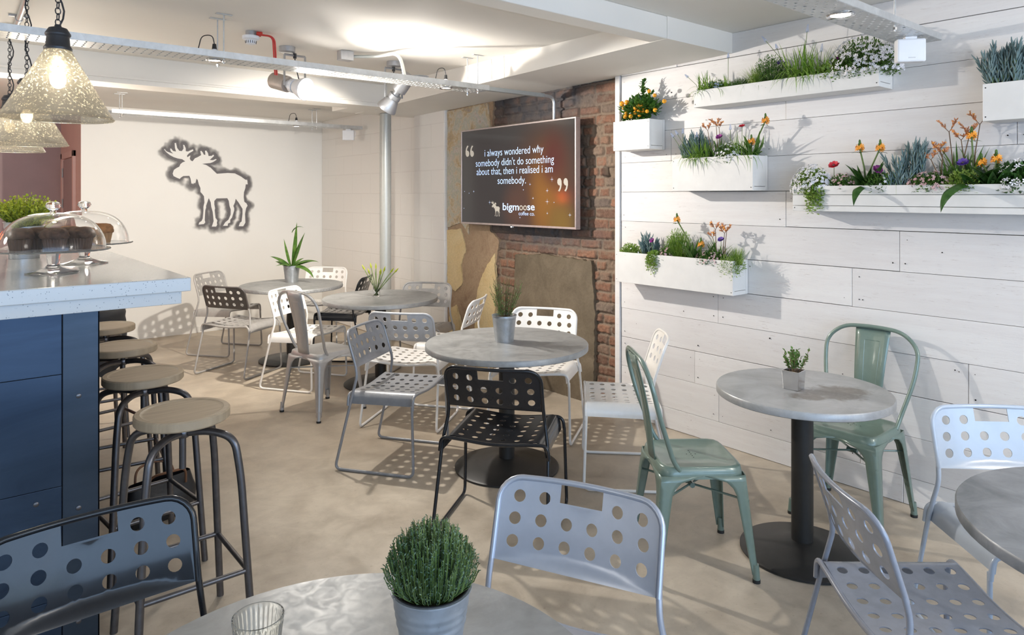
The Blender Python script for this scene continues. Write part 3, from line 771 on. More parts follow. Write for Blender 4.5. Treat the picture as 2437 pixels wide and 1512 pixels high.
# ------------------------------------------------------------------ sheet metal bistro chair
def make_bistro(mat, x, y, deg, label):
    t = thing('bistro_chair', label, 'chair', (x, y, 0), R(deg - 90), 'sheet metal bistro chairs')
    zs = 0.470; hs = 0.178
    # seat pan: superellipse rings
    def ring(h, z, p=7, n=48, back=1.0):
        o = []
        for k in range(n):
            a = 2 * PI * k / n; c, s = math.cos(a), math.sin(a)
            q = (abs(c) ** p + abs(s) ** p) ** (-1 / p)
            o.append(Vector((h * c * q, h * s * q, z)))
        return o
    m = MB(); rings = [ring(hs * 1.04, zs - 0.048), ring(hs * 1.03, zs - 0.03), ring(hs * 1.0, zs - 0.006), ring(hs * 0.96, zs), ring(hs * 0.90, zs - 0.001), ring(hs * 0.85, zs - 0.007), ring(hs * 0.3, zs - 0.009)]
    V = [p for r_ in rings for p in r_]; n = 48; F = []
    for i in range(len(rings) - 1):
        for k in range(n): F.append((i * n + k, i * n + (k + 1) % n, (i + 1) * n + (k + 1) % n, (i + 1) * n + k))
    F.append(tuple(range((len(rings) - 1) * n, len(rings) * n)))
    m.add(V, F); m.build('seat', mat, t, sharp=60)
    m = MB()
    for hx, hy in ((0, 0), (.02, 0), (-.02, 0), (0, .02), (0, -.02), (.04, 0), (-.04, 0)): m.lathe([(0, 0), (.003, 0)], 8, c=(hx, hy, zs - 0.0085))
    m.build('drain_holes', M['rubber'], t, smooth=False, fix=False)
    # legs
    for sx, sy in ((1, 1), (-1, 1), (-1, -1), (1, -1)):
        m = MB(); V = []; F = []; nz = 16; segs = 9
        for i in range(nz):
            f = i / (nz - 1); z = (zs - 0.035) * (1 - f) + 0.035 * f
            cxn = 0.183 + (0.222 - 0.183) * f ** 1.0; cyn = 0.183 + (0.218 - 0.183) * f
            zz = (zs - 0.035 - z)
            if zz < 0.09:                           # arch below the seat skirt
                arm = 0.052 + 0.128 * (1 - math.sqrt(max(0, 1 - (1 - zz / 0.09) ** 2)))
            else: arm = 0.052 - 0.026 * (zz - 0.09) / 0.31
            arm = max(arm, 0.024)
            pts = []
            for k in range(segs):
                g = k / (segs - 1) * 2 - 1            # -1..1 along the folded profile
                r_ = 0.012
                if g < 0: px_, py_ = -(abs(g)) * arm, 0.0
                else: px_, py_ = 0.0, -abs(g) * arm
                if abs(g) < 0.02: px_ = py_ = -r_ * 0.35
                pts.append((px_, py_))
            for px_, py_ in pts: V.append((sx * (cxn + px_), sy * (cyn + py_), z))
        for i in range(nz - 1):
            for k in range(segs - 1): F.append((i * segs + k, i * segs + k + 1, (i + 1) * segs + k + 1, (i + 1) * segs + k))
        m.add(V, F); lg = m.build('leg', mat, t, solid=0.004, sharp=50, fix=False)
        m = MB(); m.tube([(sx * .213, sy * .209, .075), (sx * .216, sy * .212, .012)], [0.014, 0.0155], 10); m.build('foot_sleeve', mat, lg)
        m = MB(); m.tube([(sx * .216, sy * .212, .014), (sx * .216, sy * .212, 0)], 0.0165, 10); m.build('rubber_foot', M['rubber'], lg)
    m = MB()
    m.tube([(.19, .19, .33), (-.19, -.19, .33)], 0.005, 8); m.tube([(-.19, .19, .33), (.19, -.19, .33)], 0.005, 8); m.tube([(-.025, 0, .33), (.025, 0, .33)], 0.012, 8)
    m.build('cross_brace', mat, t)
    # hoop back
    hp = [(-.172, -.10, .455), (-.178, -.130, .50), (-.225, -.20, .70), (-.232, -.235, .84), (-.15, -.255, .915), (0, -.262, .925), (.15, -.255, .915), (.232, -.235, .84), (.225, -.20, .70), (.178, -.130, .50), (.172, -.10, .455)]
    m = MB(); m.tube(fillet(hp, [0, .03, .1, .07, .08, .1, .08, .07, .1, .03, 0], 6), 0.0105, 12); m.build('back_hoop', mat, t)
    m = MB(); V = []; F = []
    nv, nu = 10, 7
    for i in range(nv):
        f = i / (nv - 1); w = 0.062 + 0.026 * f; z = .462 + f * (.922 - .462); y = -.172 - .09 * f + .012 * math.sin(PI * f)
        for k in range(nu):
            g = k / (nu - 1) * 2 - 1
            V.append((g * w, y - 0.016 * (1 - g * g) - (0.006 if (abs(g) > .9) else 0), z))
    for i in range(nv - 1):
        for k in range(nu - 1): F.append((i * nu + k, i * nu + k + 1, (i + 1) * nu + k + 1, (i + 1) * nu + k))
    m.add(V, F); sp = m.build('back_splat', mat, t, solid=0.004, fix=False, sharp=60)
    m = MB()
    pts = [(-.030, -.204, .56), (-.040, -.262, .85), (.040, -.262, .85), (.030, -.204, .56)]
    for s_ in (0.006, ):
        q = [Vector((p[0], -.172 - .09 * ((p[2] - .462) / .46) + .012 * math.sin(PI * (p[2] - .462) / .46) - .013, p[2])) for p in pts]
        qq = []
        for a, b in zip(q[:-1], q[1:]):
            for k in range(8):
                z_ = a.z + (b.z - a.z) * k / 8; x_ = a.x + (b.x - a.x) * k / 8; f = (z_ - .462) / .46; g = x_ / (0.062 + .026 * f)
                qq.append(Vector((x_, -.172 - .09 * f + .012 * math.sin(PI * f) - .016 * (1 - g * g), z_)))
        m.tube(fillet(qq, .004, 2), 0.0034, 6)
    m.build('pressed_rib', mat, sp)
    return t
make_bistro(M['steelT'], 2.24, 4.945, 14, 'silver sheet metal bistro chair with solid back slat')
make_bistro(M['greenT'], 2.60, 1.885, -37, 'sage green metal chair left of the small stained table')
make_bistro(M['greenT'], 3.57, 1.61, 182, 'sage green metal chair against the plank wall')

# ------------------------------------------------------------------ counter
c = thing('bar_counter', 'high bar counter clad in dark blued steel plates', 'counter', (0, 0, 0))
mb = MB()
zs_ = [0.0, 0.197, 0.594, 0.989, 1.232]
for a, b in zip(zs_[:-1], zs_[1:]): mb.box(-3.2, 0.335, 2.90, 2.906, a + 0.0008, b - 0.0008)
mb.build('steel_plates', M['blued'], c, smooth=False, bevel=0.001)
mb = MB(); mb.box(0.337, 0.45, 2.893, 2.906, 0, 1.232); mb.box(0.444, 0.45, 2.893, 3.0, 0, 1.232); mb.build('corner_angle', M['blued_edge'], c, smooth=False, bevel=0.0015)
mb = MB(); mb.box(-3.2, 0.443, 2.907, 5.85, 0, 1.232); mb.build('carcass', M['c_black'], c, smooth=False)
mb = MB()
for x, z in ((0.385, 0.905), (0.385, 0.505), (0.385, 0.10), (0.26, 0.55), (-0.02, 0.93), (-0.28, 0.55), (-0.6, 0.93)):
    mb.lathe([(0.0085, 0), (0.0085, 0.0015), (0.006, 0.003), (0, 0.003)], 16, Mx=Matrix.Translation((x, 2.8995 if x < .33 else 2.8925, z)) @ Matrix.Rotation(PI / 2, 4, 'X'))
mb.build('bolt_heads', M['gun'], c)
w = thing('worktop', 'pale speckled stone worktop on the bar counter', 'worktop', (0, 0, 0))
mb = MB(); mb.box(-3.3, 0.690, 2.62, 5.95, 1.282, 1.330); mb.build('slab', M['quartz'], w, smooth=False, bevel=0.003)
mb = MB(); mb.box(-3.3, 0.665, 2.645, 2.69, 1.237, 1.282); mb.box(0.62, 0.665, 2.69, 5.9, 1.237, 1.282); mb.box(-3.3, 0.62, 2.69, 5.9, 1.233, 1.282)
mb.build('apron', M['quartz'], w, smooth=False, bevel=0.002)
mb = MB(); mb.box(-0.32, -0.076, 2.68, 2.72, 0.93, 1.236); mb.build('drop_panel', M['quartz'], w, smooth=False, bevel=0.002)

# ------------------------------------------------------------------ bar stools
def make_stool():
    t = thing('bar_stool', 'x', 'stool', (0, 0, 0), 0, 'industrial bar stools beside the counter')
    zs = 0.835; r = 0.162
    mb = MB(); mb.lathe([(0, zs - .036), (r - .004, zs - .036), (r, zs - .031), (r, zs - .005), (r - .005, zs), (r - .022, zs), (r - .026, zs - .003), (r - .034, zs - .004), (0, zs - .007)], 48)
    mb.build('seat', M['wood'], t, sharp=35)
    mb = MB(); mb.lathe([(.012, .62), (.012, zs - .05), (.05, zs - .042), (.05, zs - .036)], 16); mb.lathe([(.022, .735), (.026, .742), (.026, .758), (.022, .765)], 16)
    mb.build('screw', M['gun'], t)
    for sx, sy in ((1, 1), (-1, 1), (-1, -1), (1, -1)):
        pts = [(sx * .018, sy * .018, .752), (sx * .075, sy * .075, .762), (sx * .140, sy * .140, .74), (sx * .158, sy * .158, .60), (sx * .190, sy * .190, 0.0)]
        mb = MB(); mb.tube(fillet(pts, [0, .05, .10, .10, 0], 7), 0.0135, 12); lg = mb.build('leg', M['gun'], t)
    f = (.60 - .26) / .60; q = .158 + .032 * f
    C4 = [(q, q), (-q, q), (-q, -q), (q, -q)]
    for i in range(4):
        a = C4[i]; b = C4[(i + 1) % 4]; mb = MB(); mb.tube([(*a, .26), (*b, .26)], 0.0095, 10); mb.build('rung', M['gun'], t)
    return t
s0 = make_stool()
labels = ['nearest wooden topped bar stool, fully in view below the counter end', 'second nearest wooden topped bar stool',
          'third bar stool from the camera, beyond the black bag', 'fourth bar stool, cut by the steel counter edge', 'farthest bar stool, covered by the black quilted coat']
for i, (x, y, rz) in enumerate([(.69, 2.73, 0), (.70, 3.41, .12), (.745, 4.105, -.1), (.775, 4.80, .2), (.79, 5.42, 0)]):
    if i == 0: s0.location = (x, y, 0); s0['label'] = labels[0]
    else: dup(s0, (x, y, 0), rz, labels[i])

# coat draped on the farthest stool
mb = MB(); V = []; F = []; nu, nv = 40, 22
for j in range(nv):
    f = j / (nv - 1)
    for k in range(nu):
        a = 2 * PI * k / nu
        fold = 0.5 + 0.5 * math.sin(a * 7 + 1.3 * math.sin(2 * a)); hem = 0.30 + 0.12 * math.sin(a + 2.2) + 0.05 * math.sin(3 * a)
        r = 0.03 + 0.145 * min(1, f * 2.6) + (0.030 * fold + 0.022 * math.sin(2 * a + .6)) * max(0, f - .25) + 0.007 * abs(math.sin(f * 26)) * min(1, f * 3)
        z = 0.868 + 0.035 * math.exp(-((a - 2.5) / .9) ** 2) * (1 - f) - 0.02 * f - max(0, f - .36) * (hem / .64) * 1.0
        V.append((.82 + r * math.cos(a) * 0.98, 5.42 + r * math.sin(a), max(z, .843 if f < .36 else 0)))
for j in range(nv - 1):
    for k in range(nu): F.append((j * nu + k, j * nu + (k + 1) % nu, (j + 1) * nu + (k + 1) % nu, (j + 1) * nu + k))
F.append(tuple(range(nu))); mb.add(V, F)
tag(mb.build('coat', M['coat'], None, sharp=80), 'black quilted coat draped over the farthest bar stool', 'coat')
# bag on the floor
b_ = thing('handbag', 'black leather bag with brown straps on the floor among the stools', 'bag', (.86, 3.82, 0), 0.25)
mb = MB(); prof = [(.0, .15, .055), (.02, .165, .075), (.12, .17, .08), (.15, .16, .06), (.20, .15, .03)]; V = []; n = 28
for z, a, b in prof:
    for k in range(n):
        t_ = 2 * PI * k / n; cc, ss = math.cos(t_), math.sin(t_); q = (abs(cc) ** 4 + abs(ss) ** 4) ** -.25
        V.append((a * cc * q, b * ss * q, z + (0.02 * math.cos(2 * t_) if z > .2 else 0)))
F = [(i * n + k, i * n + (k + 1) % n, (i + 1) * n + (k + 1) % n, (i + 1) * n + k) for i in range(4) for k in range(n)] + [tuple(range(n))]
mb.add(V, F); mb.build('body', M['leather'], b_, sharp=60)
for dy in (-.06, .05):
    mb = MB(); mb.tube(fillet([(-.10, dy, .17), (-.09, dy * 1.3, .25), (0, dy * 2, .26), (.09, dy * 1.3, .24), (.10, dy, .16)], .06), .006, 8); mb.build('strap', M['strap'], b_)

# ------------------------------------------------------------------ cake stands, domes, muffins
def cake_stand(x, y, r, label, dlabel, muffins, sc=1.0):
    z0 = 1.3305
    t = thing('cake_stand', label, 'cake stand', (x, y, z0), 0, 'footed glass cake stands')
    zp = 0.088
    w_ = lambda i, a: (0.005 * abs(math.cos(14 * a)) if i in (2, 3, 4) else 0)
    mb = MB(); mb.lathe([(0, zp - .006), (r * .8, zp - .006), (r - .004, zp - .004), (r, zp), (r - .002, zp + .002), (r * .8, zp), (0, zp)], 96, wob=w_); mb.build('plate', M['glass_p'], t)
    mb = MB(); mb.lathe([(.0, .0005), (.088, .0005), (.090, .003), (.06, .009), (.028, .02), (.018, .032), (.022, .045), (.025, .07), (.022, zp - .0065), (0, zp - .0065)], 40); mb.build('stem', M['glass_p'], t)
    rd = r - .012
    d = thing('glass_dome', dlabel, 'dome lid', (x, y, z0 + zp + .0025), 0, 'glass dome lids')
    H_ = .135; prof = []
    for k in range(15): a = k / 14 * PI / 2; prof.append((rd * math.cos(a) ** .75, H_ * math.sin(a)))
    inner = [(max(0, p[0] - .003), p[1] - .003 if k else p[1]) for k, p in enumerate(prof)]
    mb = MB(); pr = prof[:-1] + [(0, H_)]; inn = [(max(0.0, a), b) for a, b in inner[:-1]] + [(0, H_ - .003)]
    mb.lathe(pr, 64); mb.lathe(inn, 64); n_ = 64
    # close the lower rim
    o1 = 0; o2 = len(pr) * 64
    F_ = [(k, (k + 1) % 64, o2 + (k + 1) % 64, o2 + k) for k in range(64)]
    mb.f = [f for f in mb.f if len(f) < 10]; mb.m = mb.m[:len(mb.f)]; mb.tones = mb.tones[:len(mb.f)]; mb.soots = mb.soots[:len(mb.f)]
    mb.add([], []); base = len(mb.v)
    for f in F_: mb.f.append(f); mb.m.append(0); mb.tones.append(0); mb.soots.append(0)
    mb.build('shell', M['glass'], d, sharp=60)
    mb = MB(); mb.lathe([(.012, H_ + .0005), (.010, H_ + .008), (.020, H_ + .016), (.026, H_ + .026), (.022, H_ + .036), (.010, H_ + .041), (0, H_ + .042)], 28); mb.build('knob', M['glass'], d)
    for i, (dx, dy, dark, lab) in enumerate(muffins):
        mt = M['muffin_d'] if dark else M['muffin_l']
        rr = random.Random(i * 7 + int(x * 100)); ph = rr.uniform(0, 6)
        mm = thing('muffin', lab, 'muffin', (x + dx, y + dy, z0 + zp + .0008), 0, 'muffins under the glass domes'); mm.scale = (1.16, 1.16, 1.16)
        cs = M['paper_d'] if dark else M['paper_l']
        mb = MB(); mb.lathe([(0, 0), (.027, 0), (.034, .036), (.030, .036), (0, .034)], 48, wob=lambda i_, a: .0012 * math.cos(24 * a) if i_ in (1, 2) else 0); mb.build('paper_case', cs, mm)
        mb = MB(); mb.lathe([(0.030, .034), (.038, .038), (.041, .046), (.038, .058), (.026, .068), (.012, .071), (0, .071)], 28, wob=lambda i_, a: .003 * math.sin(5 * a + ph + i_)); mb.build('cake', mt, mm)
M['paper_d'] = plain('brown_muffin_paper', (0.10, 0.055, 0.035), 0.7)
M['paper_l'] = plain('tan_muffin_paper', (0.45, 0.25, 0.11), 0.7)
cake_stand(.331, 3.10, .185, 'nearer glass cake stand at the counter edge holding dark muffins', 'nearer glass dome lid with a round knob over dark muffins',
           [(-.10, .02, True, 'dark muffin at the left under the nearer dome'), (.0, -.05, True, 'dark muffin in the front middle of the nearer dome'), (.085, -.035, True, 'nearly black muffin at the right of the nearer dome'),
            (-.04, .06, True, 'brown muffin at the back left of the nearer dome'), (.06, .07, True, 'dark muffin at the back right of the nearer dome')])
cake_stand(.481, 3.456, .18, 'farther glass cake stand holding golden muffins', 'farther glass dome lid over golden muffins',
           [(.06, -.03, False, 'golden muffin at the right under the farther dome'), (.035, .05, False, 'golden muffin at the back under the farther dome'), (-.05, .0, False, 'golden muffin at the left under the farther dome')])

# ------------------------------------------------------------------ foliage helpers
def blade(mb, base, az, length, width, e0=80, bend=60, seg=6, mi=0, tip=1.0, fold=0.25, shape='grass', azb=0.0):
    p = Vector(base); V = []; F = []; side0 = None
    for i in range(seg + 1):
        t = i / seg; e = R(e0 - bend * t); a = az + azb * t
        d = Vector((math.cos(e) * math.cos(a), math.cos(e) * math.sin(a), math.sin(e)))
        sd = Vector((-math.sin(a), math.cos(a), 0)); up = d.cross(sd) * -1
        if shape == 'grass': w = width * (1 - t ** 2.2) + 0.0004
        else: w = width * math.sin(PI * (0.12 + 0.88 * t) ** .9) + 0.0006
        V += [p - sd * w / 2 + up * w * fold, p, p + sd * w / 2 + up * w * fold]
        p = p + d * length / seg
    for i in range(seg):
        a = i * 3; F += [(a, a + 1, a + 4, a + 3), (a + 1, a + 2, a + 5, a + 4)]
    mb.add(V, F, mi); return p
def leaf(mb, p, d, ln, w, mi=0, up=None):
    d = d.normalized(); s = d.cross(up or Vector((random.uniform(-1, 1), random.uniform(-1, 1), 1))).normalized(); n = s.cross(d)
    p = Vector(p)
    mb.add([p, p + d * ln * .5 + s * w / 2 + n * w * .15, p + d * ln, p + d * ln * .5 - s * w / 2 + n * w * .15, p + d * ln * .55], [(0, 1, 4), (1, 2, 4), (2, 3, 4), (3, 0, 4)], mi)
def rdir(rr, zmin=-1.0):
    while True:
        v = Vector((rr.uniform(-1, 1), rr.uniform(-1, 1), rr.uniform(-1, 1)))
        if 0.1 < v.length < 1 and v.normalized().z > zmin: return v.normalized()
def flower_star(mb, p, nrm, r, n=5, mi=0, cup=0.3):
    nrm = nrm.normalized(); a = nrm.orthogonal().normalized(); b = nrm.cross(a); p = Vector(p)
    ph = random.uniform(0, 6)
    for k in range(n):
        t = 2 * PI * k / n + ph; d = a * math.cos(t) + b * math.sin(t); s = nrm.cross(d)
        mb.add([p, p + d * r * .6 + s * r * .26 + nrm * r * cup * .5, p + d * r + nrm * r * cup, p + d * r * .6 - s * r * .26 + nrm * r * cup * .5], [(0, 1, 2, 3)], mi)
KEEP = 3.895
def clampx(mb):
    mb.v = [(min(v[0], KEEP), v[1], v[2]) for v in mb.v]; return mb

# --- kinds of plant. each makes one thing, base point p
def p_grass(p, label, h=.18, n=60, mat='g_grass', spread=.05, droop=0.35, w=.0045, seed=1, name='grass_tuft', dirs=None):
    w *= 1.35; n = int(n * 1.5); h *= 1.12
    rr = random.Random(seed); mb = MB()
    for i in range(n):
        az = rr.uniform(0, 2 * PI); 
        if rr.random() < .5: az = PI + rr.uniform(-1.3, 1.3)
        dr = rr.random() < droop
        blade(mb, Vector(p) + Vector((rr.uniform(-.02, .02), rr.uniform(-spread, spread), 0)), az, h * rr.uniform(.6, 1.15) * (1.2 if dr else 1), w * rr.uniform(.7, 1.2), rr.uniform(55, 88) if not dr else rr.uniform(35, 60), rr.uniform(10, 50) if not dr else rr.uniform(110, 160), 8, fold=.2)
    return tag(clampx(mb).build(name, M[mat], None, fix=False, sharp=180), label, 'plant', 'plants in the wall planters')
def p_blue(p, label, h=.18, n=16, w=.07, seed=1, mat='g_blue', mulx=0.6):
    rr = random.Random(seed); root = thing('blue_chalksticks', label, 'plant', p, 0, 'plants in the wall planters')
    mb = MB(); ms = MB()
    for i in range(n):
        az = rr.uniform(0, 2 * PI); tilt = rr.uniform(0, .55); L = h * rr.uniform(.6, 1.0)
        d = Vector((math.cos(az) * tilt * mulx, math.sin(az) * tilt, 1)).normalized()
        b = Vector((rr.uniform(-.02, .02), rr.uniform(-w / 2, w / 2), 0)); tp = b + d * L
        ms.tube([b, b + d * L * .5, tp], [.004, .0035, .0025], 5)
        k = int(L / .009)
        for j in range(k):
            f = .15 + .85 * j / k; q = b + d * L * f; a2 = j * 2.4 + az
            o = Vector((math.cos(a2), math.sin(a2), 0)); dd = (d * 1.3 + o * (0.75 - .35 * f)).normalized(); ll = .042 * rr.uniform(.7, 1.15) * (h / .2) ** .5
            mb.tube([q, q + dd * ll * .5 + d * .002, q + dd * ll + d * .005], [.0024, .0043, .0008], 5, caps=False)
    for m in (mb, ms): m.v = [(min(v[0], KEEP - p[0]), v[1], v[2]) for v in m.v]
    ms.build('stems', M['stem'], root); mb.build('leaves', M[mat], root, sharp=180); return root
def p_paw(p, label, h=.28, stems=2, seed=1, leaves=10, spread=.05, lean=0.1):
    leaves = int(leaves * 1.7)
    rr = random.Random(seed); root = thing('kangaroo_paw', label, 'plant', p, 0, 'plants in the wall planters')
    lf = MB(); st = MB(); fl = MB()
    for i in range(leaves):
        blade(lf, (rr.uniform(-.01, .01), rr.uniform(-spread / 2, spread / 2), 0), rr.uniform(0, 6.3), h * rr.uniform(.38, .72), .015, rr.uniform(60, 88), rr.uniform(5, 40), 6)
    for i in range(stems):
        y0 = rr.uniform(-spread / 2, spread / 2); dy = rr.uniform(-1, 1) * lean; H_ = h * rr.uniform(.75, 1.0) if i else h
        pts = [Vector((0, y0, 0)), Vector((-.01, y0 + dy * .4 * H_, H_ * .5)), Vector((-.02, y0 + dy * H_, H_ * .85))]
        st.tube(pts, [.003, .0026, .002], 6)
        q = pts[-1]
        for s_ in (-1, 1):
            e = q + Vector((-.015 * rr.random(), s_ * H_ * .10, H_ * rr.uniform(.10, .17))); mid = (q + e) / 2 + Vector((0, s_ * .006, .004))
            st.tube([q, mid, e], .0016, 5)
            for k in range(9):
                f = .35 + .65 * k / 8; b = q.lerp(e, f); d = Vector((rr.uniform(-.8, .3), rr.uniform(-.7, .7) + s_ * .3, rr.uniform(.1, 1))).normalized()
                fl.tube([b, b + d * .010, b + d * .019], [.0022, .0038, .0012], 5)
                if rr.random() < .5: flower_star(fl, b + d * .018, d, .007, 6, 1)
    lf.build('leaves', M['g_mid'], root, fix=False, sharp=180); st.build('stems', M['stem_br'], root); fl.build('buds', [M['p_rust'], M['p_orange']], root, fix=False, sharp=180)
    return root
def p_star(p, label, h=.2, lean=(0, 0), seed=1, leaves=8, ln=.16, big=False, droopl=None, extra=()):
    leaves = int(leaves * 1.5)
    rr = random.Random(seed); root = thing('star_of_bethlehem', label, 'plant', p, 0, 'plants in the wall planters')
    lf = MB(); st = MB(); fl = MB()
    for i in range(leaves):
        az = rr.uniform(0, 6.3)
        blade(lf, (rr.uniform(-.008, .008), rr.uniform(-.01, .01), 0), az, ln * rr.uniform(.7, 1.35), .040 if big else .024, rr.uniform(50, 82), rr.uniform(20, 75), 9, shape='leaf', fold=.3)
    if droopl:
        for (az, L, w_) in droopl: blade(lf, (-.02, 0, .005), az, L, w_, 30, 125, 10, shape='leaf', fold=.25)
    for (ly, lx, H_) in ((lean[1], lean[0], h),) + tuple(extra):
        tp = Vector((lx, ly, H_)); st.tube([(0, 0, 0), (lx * .3, ly * .3, H_ * .5), tp - Vector((0, 0, .01))], [.0055, .0048, .004], 8)
        for k in range(4): blade(lf, tp - Vector((0, 0, .035)), rr.uniform(0, 6.3), .045, .007, 20, 60, 5, shape='leaf')
        for k in range(14):
            zz = -.025 + .04 * k / 13; a = k * 2.4; d = Vector((math.cos(a), math.sin(a), .35)).normalized()
            b = tp + Vector((0, 0, zz)) + d * .006
            if k < 9: flower_star(fl, b + d * .010, d, .015, 6, 0, .35); fl.ball(b + d * .006, .0055, 6, 4, 0)
            else: fl.ball(b, .0055, 6, 4, 1, (.8, .8, 1.4))
        fl.ball(tp + Vector((0, 0, .024)), .008, 8, 5, 1, (.8, .8, 1.6))
    for m in (lf, st, fl): m.v = [(min(v[0], KEEP - p[0]), v[1], v[2]) for v in m.v]
    lf.build('leaves', M['g_dark' if big else 'g_mid'], root, fix=False, sharp=180); st.build('stem', M['stem'], root); fl.build('flower_head', [M['p_orange'], M['g_mid']], root, fix=False, sharp=180)
    return root
def p_mound(p, label, rx=.06, ry=.08, rz=.07, n=500, mat='g_mid', fl=None, nf=60, fr=.008, seed=1, ll=.014, name='bellflower', lw=.007, down=0.0):
    n = int(n * 2.3); rz *= 1.6; ry *= 1.15; nf = int(nf * 1.35); ll *= 1.1; lw *= 1.25
    rr = random.Random(seed); random.seed(seed); root = thing(name, label, 'plant', p, 0, 'plants in the wall planters')
    lf = MB()
    for i in range(n):
        d = rdir(rr, -0.15 if not down else -.9); f = rr.uniform(.5, 1)
        q = Vector((d.x * rx * f, d.y * ry * f, d.z * rz * f - (down * rr.random() ** 2 if d.x < -.3 else 0)))
        leaf(lf, q, (d + Vector((0, 0, .4)) + rdir(rr) * .6), ll * rr.uniform(.6, 1.3), lw)
    for i in range(int(n * .12)):
        d = rdir(rr, 0.0); lf.tube([(d.x * rx * .1, d.y * ry * .3, 0), (d.x * rx * .9, d.y * ry * .9, d.z * rz * .9)], .0008, 3, caps=False)
    lf.v = [(min(v[0], KEEP - p[0]), v[1], v[2]) for v in lf.v]
    lf.build('foliage', M[mat], root, fix=False, sharp=180)
    if fl:
        fm = MB()
        for i in range(nf):
            d = rdir(rr, 0.0); d.x = -abs(d.x) if rr.random() < .7 else d.x
            q = Vector((d.x * rx * 1.08, d.y * ry * 1.08, d.z * rz * 1.1)); flower_star(fm, q, d + rdir(rr) * .4, fr * rr.uniform(.8, 1.2), 5, 0, .2)
        fm.v = [(min(v[0], KEEP - p[0]), v[1], v[2]) for v in fm.v]
        fm.build('blossoms', M[fl], root, fix=False, smooth=False, kind='stuff')
    return root
def p_anemone(p, label, h=.12, mat='p_red', r=.022, seed=1, lean=(0, 0), face=(-.6, 0, .8)):
    rr = random.Random(seed); random.seed(seed); root = thing('anemone', label, 'flower', p, 0, 'plants in the wall planters')
    tp = Vector((lean[0], lean[1], h)); ms = MB(); ms.tube([(0, 0, 0), (lean[0] * .3, lean[1] * .3, h * .55), tp], .0018, 6); ms.build('stem', M['stem'], root)
    nrm = Vector(face).normalized(); a = nrm.orthogonal().normalized(); b = nrm.cross(a); fm = MB()
    for lay, (rs, cup) in enumerate(((1, .25), (.8, .55))):
        for k in range(7):
            t = 2 * PI * k / 7 + lay * .45; d = a * math.cos(t) + b * math.sin(t); s = nrm.cross(d); V = []
            for (f, w_) in ((0, .05), (.4, .30), (.75, .36), (1, .18)):
                for g in (-1, 0, 1): V.append(tp + d * r * rs * f + s * g * w_ * r + nrm * r * (cup * f * f + .06 * abs(g)))
            fm.add(V, [(i * 3 + j, i * 3 + j + 1, i * 3 + j + 4, i * 3 + j + 3) for i in range(3) for j in range(2)])
    fm.build('petals', M[mat], root, fix=False, sharp=180)
    cm = MB(); cm.ball(tp + nrm * .003, r * .25, 8, 5); cm.build('flower_centre', M['nail'], root)
    return root
def p_muscari(p, label, h=.14, lean=(0, 0), seed=1, spike=.035, mat='p_blue'):
    rr = random.Random(seed); root = thing('grape_hyacinth', label, 'flower', p, 0, 'plants in the wall planters')
    tp = Vector((lean[0], lean[1], h)); md = Vector((lean[0] * .3, lean[1] * .35, h * .55)); ms = MB(); ms.tube([(0, 0, 0), md, tp], .0016, 5); ms.build('stem', M['stem'], root)
    d = (tp - md).normalized(); a = d.orthogonal().normalized(); b = d.cross(a); fm = MB(); k = 34
    for i in range(k):
        f = i / k; t = i * 2.4; rad = .0075 * (1 - f * .75); fm.ball(tp - d * spike * .1 + d * spike * f + (a * math.cos(t) + b * math.sin(t)) * rad, .0024 * (1 - .4 * f), 5, 4)
    fm.build('flower_spike', M[mat], root); return root

# ------------------------------------------------------------------ wall planters
XF = 3.74
def planter(label, y0, y1, zb, zt, seams=(), batten=True, soil_drop=.03):
    """box against the wall between y0<y1, front face at XF"""
    t = thing('wall_planter', label, 'planter', (XF, (y0 + y1) / 2, zb), 0, 'white wooden wall planters')
    ox, oy = XF, (y0 + y1) / 2; th = .018; xw = WX - .002 - ox
    def B(mb, a, b, c, d, e, f): mb.box(a - ox, b - ox, c - oy, d - oy, e - zb, f - zb)
    zz = [zb] + list(seams) + [zt]
    for a, b in zip(zz[:-1], zz[1:]):
        mb = MB(); B(mb, XF, XF + th, y0, y1, a + .001, b - .001); mb.build('front_board', M['planter'], t, smooth=False, bevel=.002)
    for (a, b) in ((y0 + .001, y0 + th), (y1 - th, y1 - .001)):
        mb = MB(); B(mb, XF + th + .0005, WX - .028, a, b, zb + .028, zt - .002); mb.build('end_board', M['planter'], t, smooth=False, bevel=.002)
    mb = MB(); B(mb, XF + th + .0005, WX - .028, y0 + .001, y1 - .001, zb + .001, zb + .026); mb.build('bottom_board', M['planter'], t, smooth=False, bevel=.002)
    mb = MB(); B(mb, WX - .027, WX - .002, y0 + .001, y1 - .001, zb + .001, zt + .001); mb.build('back_board', M['planter'], t, smooth=False, bevel=.002)
    mb = MB(); B(mb, XF + th + .001, WX - .029, y0 + th + .001, y1 - th - .001, zb + .03, zt - soil_drop); mb.build('soil', M['soil'], t, smooth=False)
    mb = MB()
    for y in (y0 + .012, y1 - .012):
        for z in (zb + .02, zt - .02): mb.lathe([(0, 0), (.003, 0)], 8, Mx=Matrix.Translation((-.0006, y - oy, z - zb)) @ Matrix.Rotation(-PI / 2, 4, 'Y'))
    mb.build('nail_heads', M['nail'], t, smooth=False, fix=False)
    return t
planter('short white planter box holding the small orange tree', 3.05, 3.38, 1.94, 2.15)
planter('highest white planter box, long, with chives and white bellflowers', 1.55, 2.69, 2.185, 2.295)
planter('deep white planter box below and right of the orange tree', 2.27, 2.86, 1.65, 1.865)
planter('longest white planter box made of two stacked boards', 0.20, 2.02, 1.533, 1.675, seams=(1.565, 1.625))
planter('lowest white planter box at the left end of the plank wall', 2.405, 3.36, 1.005, 1.22)
planter('white planter box at the top right corner of the photo', 0.35, 1.09, 1.965, 2.14)

